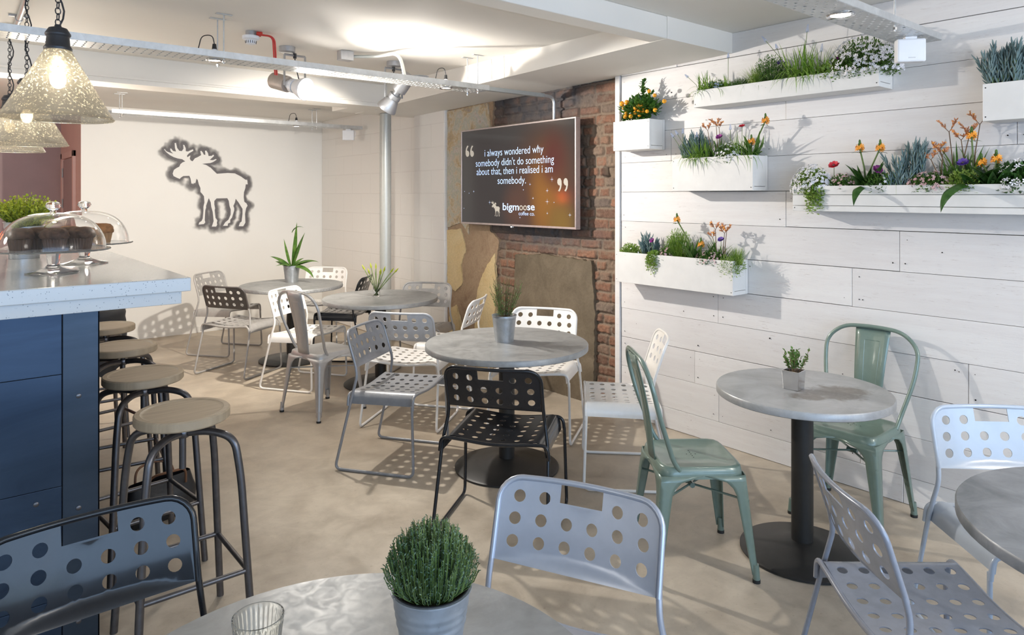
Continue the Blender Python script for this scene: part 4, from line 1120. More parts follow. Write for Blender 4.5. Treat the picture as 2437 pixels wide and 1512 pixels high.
XP = 3.815
def at(px, zs, dx=0.0):
    q = on_x(px, 500, XP + dx); return (XP + dx, q.y, zs)
def hz(px, py, x=XP): return on_x(px, py, x).z

# small orange tree
q = at(1527, 2.115); rr = random.Random(4); random.seed(4)
tr = thing('calamondin_tree', 'small orange tree with glossy leaves and ripe fruit', 'plant', q, 0)
mb = MB(); lf = MB(); fr = MB()
brs = [(-.03, .10, .13), (-.02, -.08, .15), (0, -.02, .30), (-.05, .02, .12), (-.02, -.13, .10), (0, .04, .20), (.02, -.05, .22), (-.05, -.04, .07), (-.04, .13, .06)]
mb.tube([(0, 0, 0), (0, 0, .06)], .006, 8)
for bx, by, bz in brs:
    e = Vector((bx, by, bz)); mb.tube([(0, 0, .03), e * .5 + Vector((0, 0, .03)), e], [.004, .003, .0015], 6)
    for k in range(64):
        f = rr.uniform(.3, 1.02); b = Vector((0, 0, .03)).lerp(e, f) + rdir(rr) * rr.uniform(0, .03) * (1 if bz < .25 else .3); d = (rdir(rr) + Vector((-.3, 0, .5))).normalized()
        s = d.cross(Vector((0, .2, 1))).normalized(); n_ = s.cross(d); L_ = rr.uniform(.028, .046); w_ = L_ * .5; V = []
        for (ff, ww) in ((0, .1), (.3, .9), (.6, 1), (.85, .6), (1, .05)): V += [b + d * L_ * ff - s * w_ / 2 * ww + n_ * w_ * .12, b + d * L_ * ff, b + d * L_ * ff + s * w_ / 2 * ww + n_ * w_ * .12]
        lf.add(V, [(i * 3 + j, i * 3 + j + 1, i * 3 + j + 4, i * 3 + j + 3) for i in range(4) for j in range(2)])
for k in range(330):
    d0 = rdir(rr, -.5); b = Vector((-.02, -.01, .105)) + Vector((d0.x * .065, d0.y * .165, d0.z * .085)) * rr.uniform(.55, 1.0); d = (d0 + Vector((-.3, 0, .5)) + rdir(rr) * .7).normalized()
    s = d.cross(Vector((0, .2, 1))).normalized(); n_ = s.cross(d); L_ = rr.uniform(.028, .046); w_ = L_ * .5; V = []
    for (ff, ww) in ((0, .1), (.3, .9), (.6, 1), (.85, .6), (1, .05)): V += [b + d * L_ * ff - s * w_ / 2 * ww + n_ * w_ * .12, b + d * L_ * ff, b + d * L_ * ff + s * w_ / 2 * ww + n_ * w_ * .12]
    lf.add(V, [(i * 3 + j, i * 3 + j + 1, i * 3 + j + 4, i * 3 + j + 3) for i in range(4) for j in range(2)])
lf.v = [(min(v[0], .08), v[1], v[2]) for v in lf.v]
mb.build('trunk', M['bark'], tr); lf.build('leaves', M['g_citrus'], tr, fix=False, sharp=180)
for i, (px, py, r_) in enumerate([(1480, 247, 12), (1492, 244, 12), (1485, 257, 10), (1512, 257, 10), (1520, 252, 10), (1527, 252, 8), (1512, 268, 10), (1520, 266, 10), (1532, 264, 11), (1540, 265, 9), (1522, 274, 9), (1489, 277, 13), (1501, 277, 10), (1490, 269, 8), (1559, 262, 10), (1558, 227, 9), (1545, 217, 9), (1581, 241, 10)]):
    c_ = on_x(px, py, 3.75 + .01 * (i % 3)); m = MB(); m.ball(c_ - Vector(q), r_ * 2.5 / FPX, 12, 8); m.build('fruit', M['fruit'], tr)

# ---- box C (deep, second row)
zc = 1.835
p_blue(at(1640, zc), 'blue grey succulent leaning out at the left end of the deep planter', .17, 14, .10, 21)
p_blue(at(1672, zc), 'upright blue grey succulent in the middle of the deep planter', .20, 14, .07, 22)
p_grass(at(1668, zc, -.03), 'bright grass tuft spilling over the deep planter at the left', .15, 80, 'g_grass', .06, .35, seed=23)
p_grass(at(1762, zc, -.03), 'bright grass tuft spilling over the deep planter at the right', .16, 36, 'g_grass', .05, .35, seed=24)
p_paw(at(1705, zc), 'rust coloured kangaroo paw in the deep planter', .27, 3, 25, 14, .07)
p_anemone(at(1712, zc, -.04), 'purple anemone among the kangaroo paw of the deep planter', .15, 'p_purple', .024, 26)
p_mound(at(1738, zc, -.02), 'white bellflower cushion in the deep planter', .06, .09, .07, 420, 'g_mid', 'p_white', 90, .010, 27)
p_anemone(at(1766, zc), 'red anemone standing above the deep planter', .21, 'p_red', .022, 28, face=(-.3, 0, .95))
p_star(at(1792, zc), 'orange star flower leaning right from the deep planter', .24, (-.03, -.10), 29, 9, .17)
p_star(at(1788, zc, -.03), 'short yellow orange star flower in the deep planter', .12, (0, 0), 30, 3, .10)
for i, (px, top, ln) in enumerate([(1602, 318, .06), (1612, 312, .055), (1625, 310, .0), (1658, 318, 0.0), (1738, 300, 0)]):
    b_p = at(px + (28 if px < 1620 else 0), zc, -.03); e_ = on_x(px, top, b_p[0])
    p_muscari(b_p, ['pale grape hyacinth leaning farthest left from the deep planter', 'second pale grape hyacinth leaning left from the deep planter', 'pale grape hyacinth before the leaning succulent', 'pale grape hyacinth before the upright succulent of the deep planter', 'pale grape hyacinth behind the bellflower of the deep planter'][i], e_.z - zc - .02, (0, e_.y - b_p[1]), 31 + i)

# ---- box B (top)
zb_ = 2.268
p_grass(at(1680, zb_, -.04), 'green tuft with blades hanging from the left end of the highest planter', .13, 46, 'g_grass', .05, .45, seed=41, w=.005)
p_mound(at(1700, zb_), 'pale blue flowered cushion at the left of the highest planter', .05, .11, .05, 420, 'g_mid', 'p_blue', 50, .008, 42)
p_grass(at(1730, zb_), 'short upright tuft at the left of the highest planter', .10, 24, 'g_grass', .03, .1, seed=43)
p_mound(at(1765, zb_), 'low fine green herb in the highest planter', .05, .09, .045, 700, 'g_mid', None, 0, .008, 44, ll=.010, name='thyme', lw=.003)
p_grass(at(1798, zb_, -.02), 'fine feathery grass clump in the highest planter', .12, 110, 'g_light', .015, .05, w=.0018, seed=45)
p_mound(at(1835, zb_), 'tall airy herb with tiny seeds in the highest planter', .07, .13, .12, 1100, 'g_mid', None, 0, .006, 46, ll=.012, name='airy_herb', lw=.004)
p_anemone(at(1857, zb_, -.01), 'dark violet anemone in the highest planter', .13, 'p_violet', .022, 47)
p_grass(at(1900, zb_, -.03), 'thick chives with long hanging blades in the highest planter', .20, 44, 'g_grass', .05, .35, seed=48, w=.007)
p_grass(at(1940, zb_, -.03), 'second chive clump with hanging blades in the highest planter', .16, 60, 'g_grass', .05, .25, seed=49, w=.004)
p_mound(at(1985, zb_, -.02), 'parsley clump beside the white bellflower of the highest planter', .06, .07, .06, 420, 'g_light', None, 0, .006, 50, name='parsley', ll=.018, lw=.014)
p_anemone(at(1997, zb_, -.03), 'magenta anemone left of the white bellflower', .10, 'p_purple', .018, 51)
p_mound(at(2055, zb_, -.02), 'large white bellflower cushion at the right of the highest planter', .08, .16, .12, 1100, 'g_mid', 'p_white', 240, .011, 52)
p_grass(at(2040, zb_, .04), 'dark spikes standing behind the white bellflower', .20, 10, 'g_mid', .14, 0, seed=53)
for i, (bx, px, py) in enumerate([(1668, 1636, 172), (1733, 1733, 125), (1880, 1822, 85), (1870, 1849, 102), (1912, 1921, 62), (1950, 1955, 108)]):
    b_p = at(bx, zb_, -.02); e_ = on_x(px, py, b_p[0])
    p_muscari(b_p, ['grape hyacinth leaning out at the left end of the highest planter', 'upright grape hyacinth near the left end of the highest planter', 'tall grape hyacinth leaning left above the airy herb', 'shorter grape hyacinth leaning left beside the tall one', 'tallest grape hyacinth rising from the thick chives', 'short fat grape hyacinth over the second chive clump'][i], e_.z - zb_ - .03, (0, e_.y - b_p[1]), 61 + i, .045 if i in (2, 4, 5) else .03)

# ---- box D (long)
zd = 1.645
p_mound(at(1932, zd, -.03), 'white bellflower cushion at the left end of the longest planter', .06, .10, .085, 800, 'g_light', 'p_white', 170, .011, 71)
p_mound(at(1943, zd - .01, -.06), 'trailing parsley hanging down the left of the longest planter', .04, .05, .03, 420, 'g_light', None, 0, .006, 72, name='parsley', ll=.016, lw=.012, down=.10)
p_anemone(at(1985, zd), 'red anemone at the left of the longest planter', .14, 'p_red', .030, 73)
p_mound(at(2005, zd, -.02), 'pink flowered cushion below the red anemone', .05, .09, .055, 420, 'g_mid', 'p_pink', 50, .009, 74)
p_star(at(2062, zd, -.01), 'orange star flower pair with a broad drooping leaf over the longest planter', .24, (0, .035), 75, 9, .15, True, [(PI + .1, .23, .05)], extra=((-.07, 0, .235),))
p_anemone(at(2088, zd, -.04), 'purple anemone facing down beside the orange star flowers', .11, 'p_purple', .026, 76, face=(-.5, -.6, .5))
p_mound(at(2090, zd, -.03), 'green herb cushion beneath the purple anemone', .05, .08, .06, 500, 'g_mid', 'p_white', 6, .008, 77, name='green_herb')
p_blue(at(2165, zd, -.02), 'large blue grey succulent in the middle of the longest planter', .24, 20, .10, 78)
p_blue(at(2135, zd, -.04), 'low sprawling blue grey succulent left of the large one', .10, 16, .12, 79)
p_grass(at(2125, zd, .02), 'fine pale grass behind the low succulent', .16, 30, 'g_light', .04, .05, w=.0014, seed=80)
p_mound(at(2215, zd, -.03), 'pink daisy cushion in the longest planter', .05, .10, .055, 520, 'g_mid', 'p_pink', 70, .010, 81)
p_paw(at(2255, zd), 'kangaroo paw with low rusty buds in the longest planter', .24, 3, 82, 12, .08, .25)
p_paw(at(2300, zd + .0, .02), 'tallest kangaroo paw reaching above the longest planter', .37, 4, 83, 14, .12, .18)
p_mound(at(2292, zd, -.04), 'bright green herb cushion below the violet anemone', .045, .08, .06, 560, 'g_light', None, 0, .006, 84, name='green_herb', ll=.012)
p_anemone(at(2292, zd, -.03), 'violet anemone in front of the tallest kangaroo paw', .13, 'p_violet', .028, 85)
p_star(at(2318, zd, -.02), 'tall orange star flower pair before the tallest kangaroo paw', .27, (0, .01), 86, 7, .16, True, [(PI - .3, .30, .07)])
p_star(at(2365, zd, -.02), 'orange star flower with thick leaves right of the large hanging leaf', .155, (0, -.01), 87, 12, .16, True, extra=((.05, 0, .14),))
p_mound(at(2425, zd, -.02), 'white flowered cushion cut by the right edge of the photo', .06, .10, .08, 600, 'g_dark', 'p_white', 40, .014, 88, ll=.02, lw=.012)

# ---- box E (low left)
ze = 1.192
p_mound(at(1502, ze, -.02), 'light green herb at the left end of the lowest planter', .05, .09, .055, 560, 'g_light', 'p_white', 14, .006, 91, name='green_herb', ll=.010)
p_blue(at(1548, ze), 'blue grey succulent in the lowest planter', .15, 18, .12, 92)
p_anemone(at(1552, ze, -.04), 'magenta anemone in front of the succulent of the lowest planter', .12, 'p_purple', .018, 93, face=(-.8, 0, .5))
p_mound(at(1556, ze - .0, -.06), 'trailing parsley hanging over the front of the lowest planter', .04, .05, .03, 380, 'g_light', None, 0, .006, 94, name='parsley', ll=.014, lw=.011, down=.07)
p_mound(at(1584, ze, -.03), 'small pink flowered cushion in the lowest planter', .04, .05, .05, 260, 'g_mid', 'p_pink', 26, .008, 95)
p_mound(at(1615, ze), 'feathery green rosemary bush in the lowest planter', .06, .11, .13, 1300, 'g_grass', None, 0, .006, 96, name='rosemary', ll=.017, lw=.0025)
e_ = on_x(1612, 520, 3.79); b_p = at(1650, ze, -.03)
p_star(b_p, 'orange star flower leaning left from the lowest planter', e_.z - ze, (0, e_.y - b_p[1]), 97, 9, .15)
p_star(at(1668, ze), 'short orange star flower with dark leaves in the lowest planter', .12, (0, 0), 98, 8, .13, True)
p_paw(at(1712, ze), 'rusty kangaroo paw rising from the lowest planter', .25, 4, 99, 16, .08, .2)
p_anemone(at(1716, ze, -.03), 'violet anemone inside the kangaroo paw of the lowest planter', .15, 'p_violet', .022, 100)
p_mound(at(1690, ze, -.04), 'pale pink cushion in the right half of the lowest planter', .045, .09, .05, 420, 'g_mid', 'p_pink', 40, .008, 101)
p_grass(at(1756, ze, -.01), 'lime green needle grass at the right end of the lowest planter', .11, 150, 'g_light', .02, .08, w=.0014, seed=102)
p_mound(at(1738, ze, -.05), 'loose green herb spilling over the right corner of the lowest planter', .04, .09, .035, 380, 'g_light', None, 0, .006, 103, name='green_herb', ll=.016, lw=.004, down=.05)

# ---- box F (top right)
p_blue(at(2388, 2.11, -.02), 'big dark blue grey succulent in the corner planter', .22, 26, .12, 111)
p_blue(at(2430, 2.11, .02), 'second dark succulent cut by the right edge in the corner planter', .20, 18, .10, 112)

# ------------------------------------------------------------------ pots on the tables
def bucket(t, r0, r1, h, mat, ribs=(), soil=.012, rim=True):
    prof = [(0, 0), (r0, 0)]
    n = 26
    for i in range(n + 1):
        f = i / n; r = r0 + (r1 - r0) * f
        for c_ in ribs:
            r += .0022 * max(0, 1 - abs(f - c_) / .035)
        prof.append((r, h * f))
    if rim: prof += [(r1 + .003, h), (r1 + .003, h + .003), (r1 - .002, h + .003)]
    prof += [(r1 - .004, h - .002), (r1 - .004 - (r1 - r0) * .15, h - soil - .01)]
    mb = MB(); mb.lathe(prof, 48); mb.build('bucket', mat, t, sharp=45)
    mb = MB(); rs = r1 - .005; mb.lathe([(0, h - soil - .008), (rs - .002, h - soil - .008), (rs - .002, h - soil), (rs * .5, h - soil + .004), (0, h - soil + .005)], 28); mb.build('soil', M['soil'], t)
ZT = 0.7455
# thyme in the foreground
def dome_stems(mb, R_, r0, H_, n, rr, ll, lw, step, base=0.0, mi=0, stem=None, zk=1.0):
    for i in range(n):
        a = rr.uniform(0, 2 * PI); q = math.sqrt(rr.random()); b = Vector((r0 * q * math.cos(a), r0 * q * math.sin(a), base))
        e = Vector((R_ * q * math.cos(a), R_ * q * math.sin(a), base + H_ * math.sqrt(max(.05, 1 - (q * .93) ** 2)) * rr.uniform(.82, 1.06)))
        m_ = (b + e) / 2 + Vector((R_ * .12 * q * math.cos(a), R_ * .12 * q * math.sin(a), 0))
        if stem: stem.tube([b, m_, e], .0009, 3, caps=False)
        L = (e - b).length; k = max(3, int(L / step))
        for j in range(k):
            f = .22 + .80 * j / k; p = (1 - f) ** 2 * b + 2 * f * (1 - f) * m_ + f * f * e
            d = ((e - m_).normalized() + rdir(rr) * .9).normalized(); s = d.orthogonal().normalized()
            l_ = ll * rr.uniform(.7, 1.2)
            mb.add([p, p + d * l_ * .5 + s * lw, p + d * l_, p + d * l_ * .5 - s * lw], [(0, 1, 2, 3)], mi)
t = thing('potted_thyme', 'dense thyme bush in a ribbed blue grey bucket on the foreground table', 'potted plant', (.739, 1.14, ZT))
bucket(t, .058, .076, .112, M['galv_blue'], (.45, .60, .75))
mb = MB(); mb.lathe([(.066, .085), (.072, .117), (.0745, .117), (.069, .085)], 40); mb.build('inner_pot', M['blackpl'], t)
rr = random.Random(8); mb = MB(); sm = MB(); dome_stems(mb, .094, .052, .135, 620, rr, .0062, .0013, .0042, .105, stem=sm)
mb.build('foliage', M['g_thyme'], t, fix=False, smooth=False); sm.build('stems', M['stem'], t, fix=False)
# tumbler
mb = MB(); R_, h_ = .0465, .092
rib = lambda i, a: (.0010 * math.cos(30 * a) if i in (2, 3) else 0)
mb.lathe([(0, 0), (.033, 0), (.035, .004), (.0445, h_ - .012), (R_, h_ - .008), (R_, h_ - .001), (R_ - .0015, h_), (R_ - .003, h_ - .001), (R_ - .003, h_ - .010), (.032, .008), (0, .007)], 120, wob=rib)
tumb = mb.build('glass_tumbler', M['glass_y'], None); tumb.location = (.459, 1.298, ZT)
tag(tumb, 'ribbed glass tumbler with yellowish rim on the foreground table', 'glass')
# rosemary
q = on_z(1200, 812, ZT)
t = thing('potted_rosemary', 'rosemary in a galvanised bucket on the round table before the brick wall', 'potted plant', q)
bucket(t, .056, .073, .155, M['galv'], (.94,))
rr = random.Random(9); mb = MB(); sm = MB()
for i in range(64):
    a = rr.uniform(0, 6.3); g = math.sqrt(rr.random()); b = Vector((.035 * g * math.cos(a), .035 * g * math.sin(a), .145)); e = Vector((.115 * g * math.cos(a), .115 * g * math.sin(a), .145 + .27 * rr.uniform(.6, 1.0) * (1 - .25 * g)))
    sm.tube([b, (b + e) / 2, e], .0012, 3, caps=False)
    for j in range(44):
        f = .08 + .94 * j / 44; p = b.lerp(e, f); d = ((e - b).normalized() * (.7 + f) + rdir(rr)).normalized(); s = d.orthogonal().normalized(); l_ = .021 * rr.uniform(.6, 1.1)
        mb.add([p, p + d * l_ * .5 + s * .0014, p + d * l_, p + d * l_ * .5 - s * .0014], [(0, 1, 2, 3)])
mb.build('foliage', M['g_rose'], t, fix=False, smooth=False); sm.build('stems', M['stem_br'], t, fix=False)
# mint in square pot
q = on_z(1889, 925, ZT)
t = thing('potted_mint', 'small leafy mint in a square silver pot on the stained table', 'potted plant', q, YAW * -1 + R(45))
mb = MB(); a, b = .034, .039; h_ = .085
V = [(-a, -a, 0), (a, -a, 0), (a, a, 0), (-a, a, 0), (-b, -b, h_), (b, -b, h_), (b, b, h_), (-b, b, h_), (-b + .003, -b + .003, h_), (b - .003, -b + .003, h_), (b - .003, b - .003, h_), (-b + .003, b - .003, h_), (-a, -a, h_ - .02), (a, -a, h_ - .02), (a, a, h_ - .02), (-a, a, h_ - .02)]
F = [(3, 2, 1, 0)] + [(i, (i + 1) % 4, 4 + (i + 1) % 4, 4 + i) for i in range(4)] + [(4 + i, 4 + (i + 1) % 4, 8 + (i + 1) % 4, 8 + i) for i in range(4)] + [(8 + i, 8 + (i + 1) % 4, 12 + (i + 1) % 4, 12 + i) for i in range(4)]
mb.add(V, F); mb.build('square_pot', M['chrome'], t, smooth=False, bevel=.0015)
mb = MB(); mb.box(-.033, .033, -.033, .033, h_ - .02, h_ - .01); mb.build('soil', M['soil'], t, smooth=False)
rr = random.Random(10); random.seed(10); mb = MB(); sm = MB()
for i in range(26):
    a = rr.uniform(0, 6.3); g = rr.random(); b = Vector((.022 * g * math.cos(a), .022 * g * math.sin(a), .07)); e = Vector((.068 * g * math.cos(a), .068 * g * math.sin(a), .07 + .115 * rr.uniform(.55, 1)))
    sm.tube([b, e], .001, 4)
    for j in range(9):
        f = .3 + .75 * j / 9; leaf(mb, b.lerp(e, f), rdir(rr, -.2) + Vector((0, 0, .3)), .017 * rr.uniform(.7, 1.2), .012)
mb.build('foliage', M['g_mid'], t, fix=False, sharp=180); sm.build('stems', M['stem_br'], t)
# broad leaved plant on the riveted table
q = on_z(694, 671, ZT)
t = thing('potted_staghorn_fern', 'broad strap leaved plant in a galvanised bucket on the riveted table', 'potted plant', q)
bucket(t, .062, .082, .165, M['galv'], (.8,))
mb = MB()
for az, L_, w_, e0, bd in [(-.9, .46, .085, 88, 12), (-.7, .38, .09, 80, 25), (2.3, .30, .06, 78, 10), (2.4, .26, .09, 50, 55), (1.9, .26, .085, 30, 45), (-.7, .30, .08, 42, 70), (-1.1, .34, .09, 25, 100), (.4, .2, .05, 50, 60), (-2.2, .16, .06, 40, 70), (3.4, .2, .05, 35, 60), (-.4, .26, .08, 35, 50)]:
    blade(mb, (0, 0, .15), az, L_, w_, e0, bd, 10, shape='leaf')
blade(mb, (.0, .0, .50), -.8, .16, .03, 70, 110, 8, shape='leaf')
mb.build('leaves', M['g_mid'], t, fix=False, sharp=180)
# buds in a glass
q = on_z(896, 706, ZT)
t = thing('vase_of_buds', 'small glass vase holding closed yellow buds on the far round table', 'vase', q)
mb = MB(); mb.lathe([(0, 0), (.028, 0), (.034, .115), (.032, .115), (.026, .006), (0, .006)], 32); mb.build('glass_vase', M['glass'], t)
mb = MB(); mb.lathe([(0, .008), (.026, .008), (.029, .06), (0, .06)], 24); mb.build('water', M['glass'], t)
mb = MB(); bm_ = MB()
for az, e0, L_ in [(2.4, 62, .25), (2.0, 75, .24), (-.7, 55, .24), (-.9, 70, .22), (-.6, 78, .18), (2.6, 70, .20), (1.2, 80, .23), (-1.5, 72, .20), (-.8, 48, .27)]:
    d = Vector((math.cos(R(e0)) * math.cos(az), math.cos(R(e0)) * math.sin(az), math.sin(R(e0)))); b = Vector((-d.x * .03, -d.y * .03, .01)); e = b + d * L_
    mb.tube([b, e], .0035, 6); b1 = MB(); b1.tube([e, e + d * .018, e + d * .05], [.004, .009, .002], 8); b1.build('bud', M['g_lime'], t)
    if L_ > .22: blade(mb, b + d * .1, az + .5, .13, .010, e0 + 5, 10, 5)
mb.build('stems', M['stem'], t, sharp=180)
# lime herb on the counter
t = thing('potted_oregano', 'lime green herb in a ribbed bucket behind the glass domes', 'potted plant', (.305, 3.93, 1.3305))
bucket(t, .062, .078, .165, M['galv'], (.3, .45, .6, .75, .9))
rr = random.Random(12); random.seed(12); mb = MB(); sm = MB()
for i in range(190):
    a = rr.uniform(0, 6.3); g = math.sqrt(rr.random()); b = Vector((.05 * g * math.cos(a), .05 * g * math.sin(a), .15)); e = Vector((.135 * g * math.cos(a), .135 * g * math.sin(a), .15 + .16 * rr.uniform(.5, 1) * (1 - .3 * g)))
    sm.tube([b, e], .001, 3, caps=False)
    for j in range(14):
        f = .3 + .75 * j / 14; leaf(mb, b.lerp(e, f), rdir(rr, -.2) + Vector((0, 0, .3)), .016 * rr.uniform(.7, 1.2), .012)
mb.build('foliage', M['g_lime'], t, fix=False, sharp=180); sm.build('stems', M['stem'], t)

# ------------------------------------------------------------------ television
TX = 3.795
t = thing('television', 'large wall mounted flat screen showing a quotation and moose logo', 'television', (TX, 4.58, 1.795))
hw, hh = .765, .4375
def tvb(mb, y0, y1, z0, z1, x0=0.0, x1=.05, mi=0): mb.box(x0, x1, y0, y1, z0, z1, mi)
bz = .013
mb = MB(); tvb(mb, -hw, hw, hh - bz, hh); tvb(mb, -hw, hw, -hh, -hh + bz + .004); tvb(mb, -hw, -hw + bz, -hh + .017, hh - bz); tvb(mb, hw - bz, hw, -hh + .017, hh - bz)
mb.build('bezel', M['bezel'] if 'bezel' in M else plain('rose_silver_bezel', (.52, .46, .45), .3, .6), t, smooth=False, bevel=.002)
def screen_mat():
    m, nt, b = new_mat('screen_picture')
    tc = nt.nodes.new('ShaderNodeTexCoord'); sx = nt.nodes.new('ShaderNodeSeparateXYZ'); nt.links.new(tc.outputs['Object'], sx.inputs[0])
    def blob(cy, cz, r, w=1.0):
        v = nt.nodes.new('ShaderNodeVectorMath'); v.operation = 'DISTANCE'; mp = nt.nodes.new('ShaderNodeMapping'); mp.inputs['Scale'].default_value = (0, 1, w)
        nt.links.new(tc.outputs['Object'], mp.inputs[0]); nt.links.new(mp.outputs[0], v.inputs[0]); v.inputs[1].default_value = (0, cy, cz * w)
        mr = nt.nodes.new('ShaderNodeMapRange'); mr.interpolation_type = 'SMOOTHERSTEP'; nt.links.new(v.outputs['Value'], mr.inputs[0]); mr.inputs[1].default_value = r; mr.inputs[2].default_value = 0; return mr.outputs[0]
    base = (0.030, 0.027, 0.026)
    c = mixc(nt, blob(-.42, -.08, .62, .8), base, (0.085, 0.035, 0.016))
    c = mixc(nt, blob(-.40, -.20, .30, .5), c, (0.20, 0.085, 0.016))
    c = mixc(nt, blob(-.60, -.40, .28, .8), c, (0.16, 0.09, 0.02))
    c = mixc(nt, blob(-.05, -.28, .30, .9), c, (0.07, 0.035, 0.025))
    c = mixc(nt, blob(-.50, .12, .25, .7), c, (0.075, 0.02, 0.015))
    nt.links.new(c, b.inputs['Emission Color']); b.inputs['Emission Strength'].default_value = 1.0
    b.inputs['Base Color'].default_value = (.01, .01, .01, 1); b.inputs['Roughness'].default_value = .10; b.inputs['Specular IOR Level'].default_value = .3
    return m
M['screen'] = screen_mat()
mb = MB(); tvb(mb, -hw + bz, hw - bz, -hh + .017, hh - bz, .003, .012); scr = mb.build('screen', M['screen'], t, smooth=False)
mb = MB(); tvb(mb, -hw + .01, hw - .01, -hh + .02, hh - .02, .013, .045); mb.build('back_housing', M['blackpl'], t, smooth=False)
mb = MB(); mb.box(.046, .112, -.25, .25, -.15, .15); mb.build('wall_bracket', M['blackpl'], t, smooth=False)
mb = MB(); mb.tube([(.0, .02, -hh - .002), (.02, .02, -hh - .002)], .012, 10); mb.build('remote_sensor', M['plastic'], t)
M['txt'] = emis('screen_text_white', (0.30, 0.40, 0.62), 1.0)
M['txt_b'] = emis('screen_text_beige', (0.22, 0.20, 0.17), 1.0)
def text_on_tv(body, pxl, pxr, pyb, hgt_px, mat, weight=0.0, mats=None):
    cu = bpy.data.curves.new('text', 'FONT'); cu.body = body; cu.offset = weight - .006
    o = bpy.data.objects.new('text', cu); COL.objects.link(o); bpy.context.view_layer.update()
    me = bpy.data.meshes.new_from_object(o.evaluated_get(bpy.context.evaluated_depsgraph_get())); bpy.data.objects.remove(o)
    xs = [v.co.x for v in me.vertices]; x0, x1 = min(xs), max(xs)
    a = on_x(pxl, pyb, TX); b = on_x(pxr, pyb, TX); z = (a.z + b.z) / 2; sc = (a.y - b.y) / (x1 - x0)
    D = TX / (SN + (((pxl + pxr) / 2 - CX) / FPX) * CS); hz_ = hgt_px * D / FPX
    for v in me.vertices:
        X, Y = v.co.x, v.co.y; v.co = (-.0005 + .0028, a.y - (X - x0) * sc - 4.58, z + Y / .73 * hz_ - 1.795)
    ob = bpy.data.objects.new('screen_text', me); COL.objects.link(ob); ob.parent = scr; me.materials.clear(); me.materials.append(mat)
    ob.location.x = -.0006
    return ob
bl = lambda px, py: py
text_on_tv('i always wondered why', 1153, 1293, 368, 18.5, M['txt'])
text_on_tv("somebody didn't do something", 1132, 1318, 392.5, 18.5, M['txt'])
text_on_tv('about that, then i realised i am', 1134, 1315, 414, 18.5, M['txt'])
text_on_tv('somebody.', 1184, 1251, 437.5, 18.5, M['txt'])
text_on_tv('bigm', 1196, 1234.5, 500.5, 18, M['txt'], .018)
text_on_tv('oo', 1235.5, 1253.5, 500.5, 18, M['txt_b'], .018)
text_on_tv('se', 1254.5, 1272, 500.5, 18, M['txt'], .018)
text_on_tv('coffee co.', 1234, 1272, 513, 9.5, M['txt'])
def scr_poly(pts, mat, name, f=None):
    mb = MB(); V, F = sheet_tris([(p[0], p[1]) for p in pts], [], 50)
    mb.add([(.0018, on_x(v.x, v.y, TX).y - 4.58, on_x(v.x, v.y, TX).z - 1.795) for v in V], F)
    return mb.build(name, mat, scr, smooth=False, fix=False)
def quote(cx, cy, s, flip):
    pts = [(-.02, -.95), (-.28, -.55), (-.42, 0), (-.40, .55), (-.2, .9), (.12, .95), (.38, .7), (.42, .3), (.25, 0), (-.0, -.1), (-.1, -.12), (.0, -.5), (.26, -.85)]
    if flip: pts = [(-a, -b) for a, b in pts]
    scr_poly([(cx + a * s, cy + b * s * 1.35) for a, b in pts], M['txt_b'], 'quotation_mark')
for cx_ in (1112, 1123): quote(cx_, 360, 10.5, False)
for cx_ in (1331, 1346): quote(cx_, 440, 12.5, True)
MOOSE = [(118,265),(150,305),(200,345),(250,372),(310,392),(370,402),(412,432),(375,445),(345,470),(330,505),(290,525),(255,550),(238,600),(250,635),(290,655),(335,675),(355,655),(385,635),(470,632),(485,670),(498,742),(512,735),(520,750),(535,728),(545,738),(555,725),(568,672),(585,690),(600,750),(622,800),(622,855),(650,885),(672,915),(678,1000),(664,1060),(664,1110),(655,1220),(640,1255),(605,1280),(598,1308),(670,1300),(690,1275),(682,1245),(690,1110),(702,1070),(700,1050),(738,940),(765,1000),(772,1060),(792,1130),(800,1200),(805,1260),(780,1335),(840,1335),(855,1310),(850,1280),(858,1250),(832,1215),(820,1110),(826,1080),(815,1030),(815,980),(845,945),(995,942),(1015,980),(1025,1050),(1042,1100),(1040,1170),(1010,1240),(965,1275),(935,1325),(1000,1325),(1005,1290),(1035,1280),(1035,1240),(1060,1210),(1090,1110),(1090,1080),(1078,1050),(1100,1000),(1110,950),(1150,1000),(1205,1090),(1205,1160),(1192,1265),(1170,1280),(1152,1330),(1215,1330),(1245,1280),(1240,1160),(1255,1080),(1275,1045),(1262,1015),(1230,990),(1222,930),(1225,860),(1245,800),(1250,750),(1278,750),(1270,685),(1245,685),(1190,645),(1100,598),(1000,592),(850,603),(810,565),(765,520),(700,480),(645,465),(760,455),(800,440),(848,408),(835,398),(795,415),(752,412),(775,390),(812,355),(800,338),(780,355),(735,358),(728,320),(705,282),(685,285),(692,340),(670,340),(655,310),(635,285),(620,292),(632,345),(590,370),(545,390),(515,430),(490,420),(475,395),(485,350),(470,355),(440,375),(437,350),(465,320),(525,285),(520,265),(490,275),(450,295),(420,290),(420,250),(400,205),(383,200),(388,255),(365,290),(330,285),(300,245),(285,175),(265,178),(270,245),(285,295),(245,288),(215,252),(203,258),(210,290),(245,325),(200,310),(150,290),(130,262)]
scr_poly([(1168 + (x - 118) * .0182, 478 + (y - 175) * .0322) for x, y in MOOSE], M['txt_b'], 'moose_logo')
M['spark'] = emis('screen_sparkle', (0.5, 0.6, 0.8), 1.0)
mb = MB()
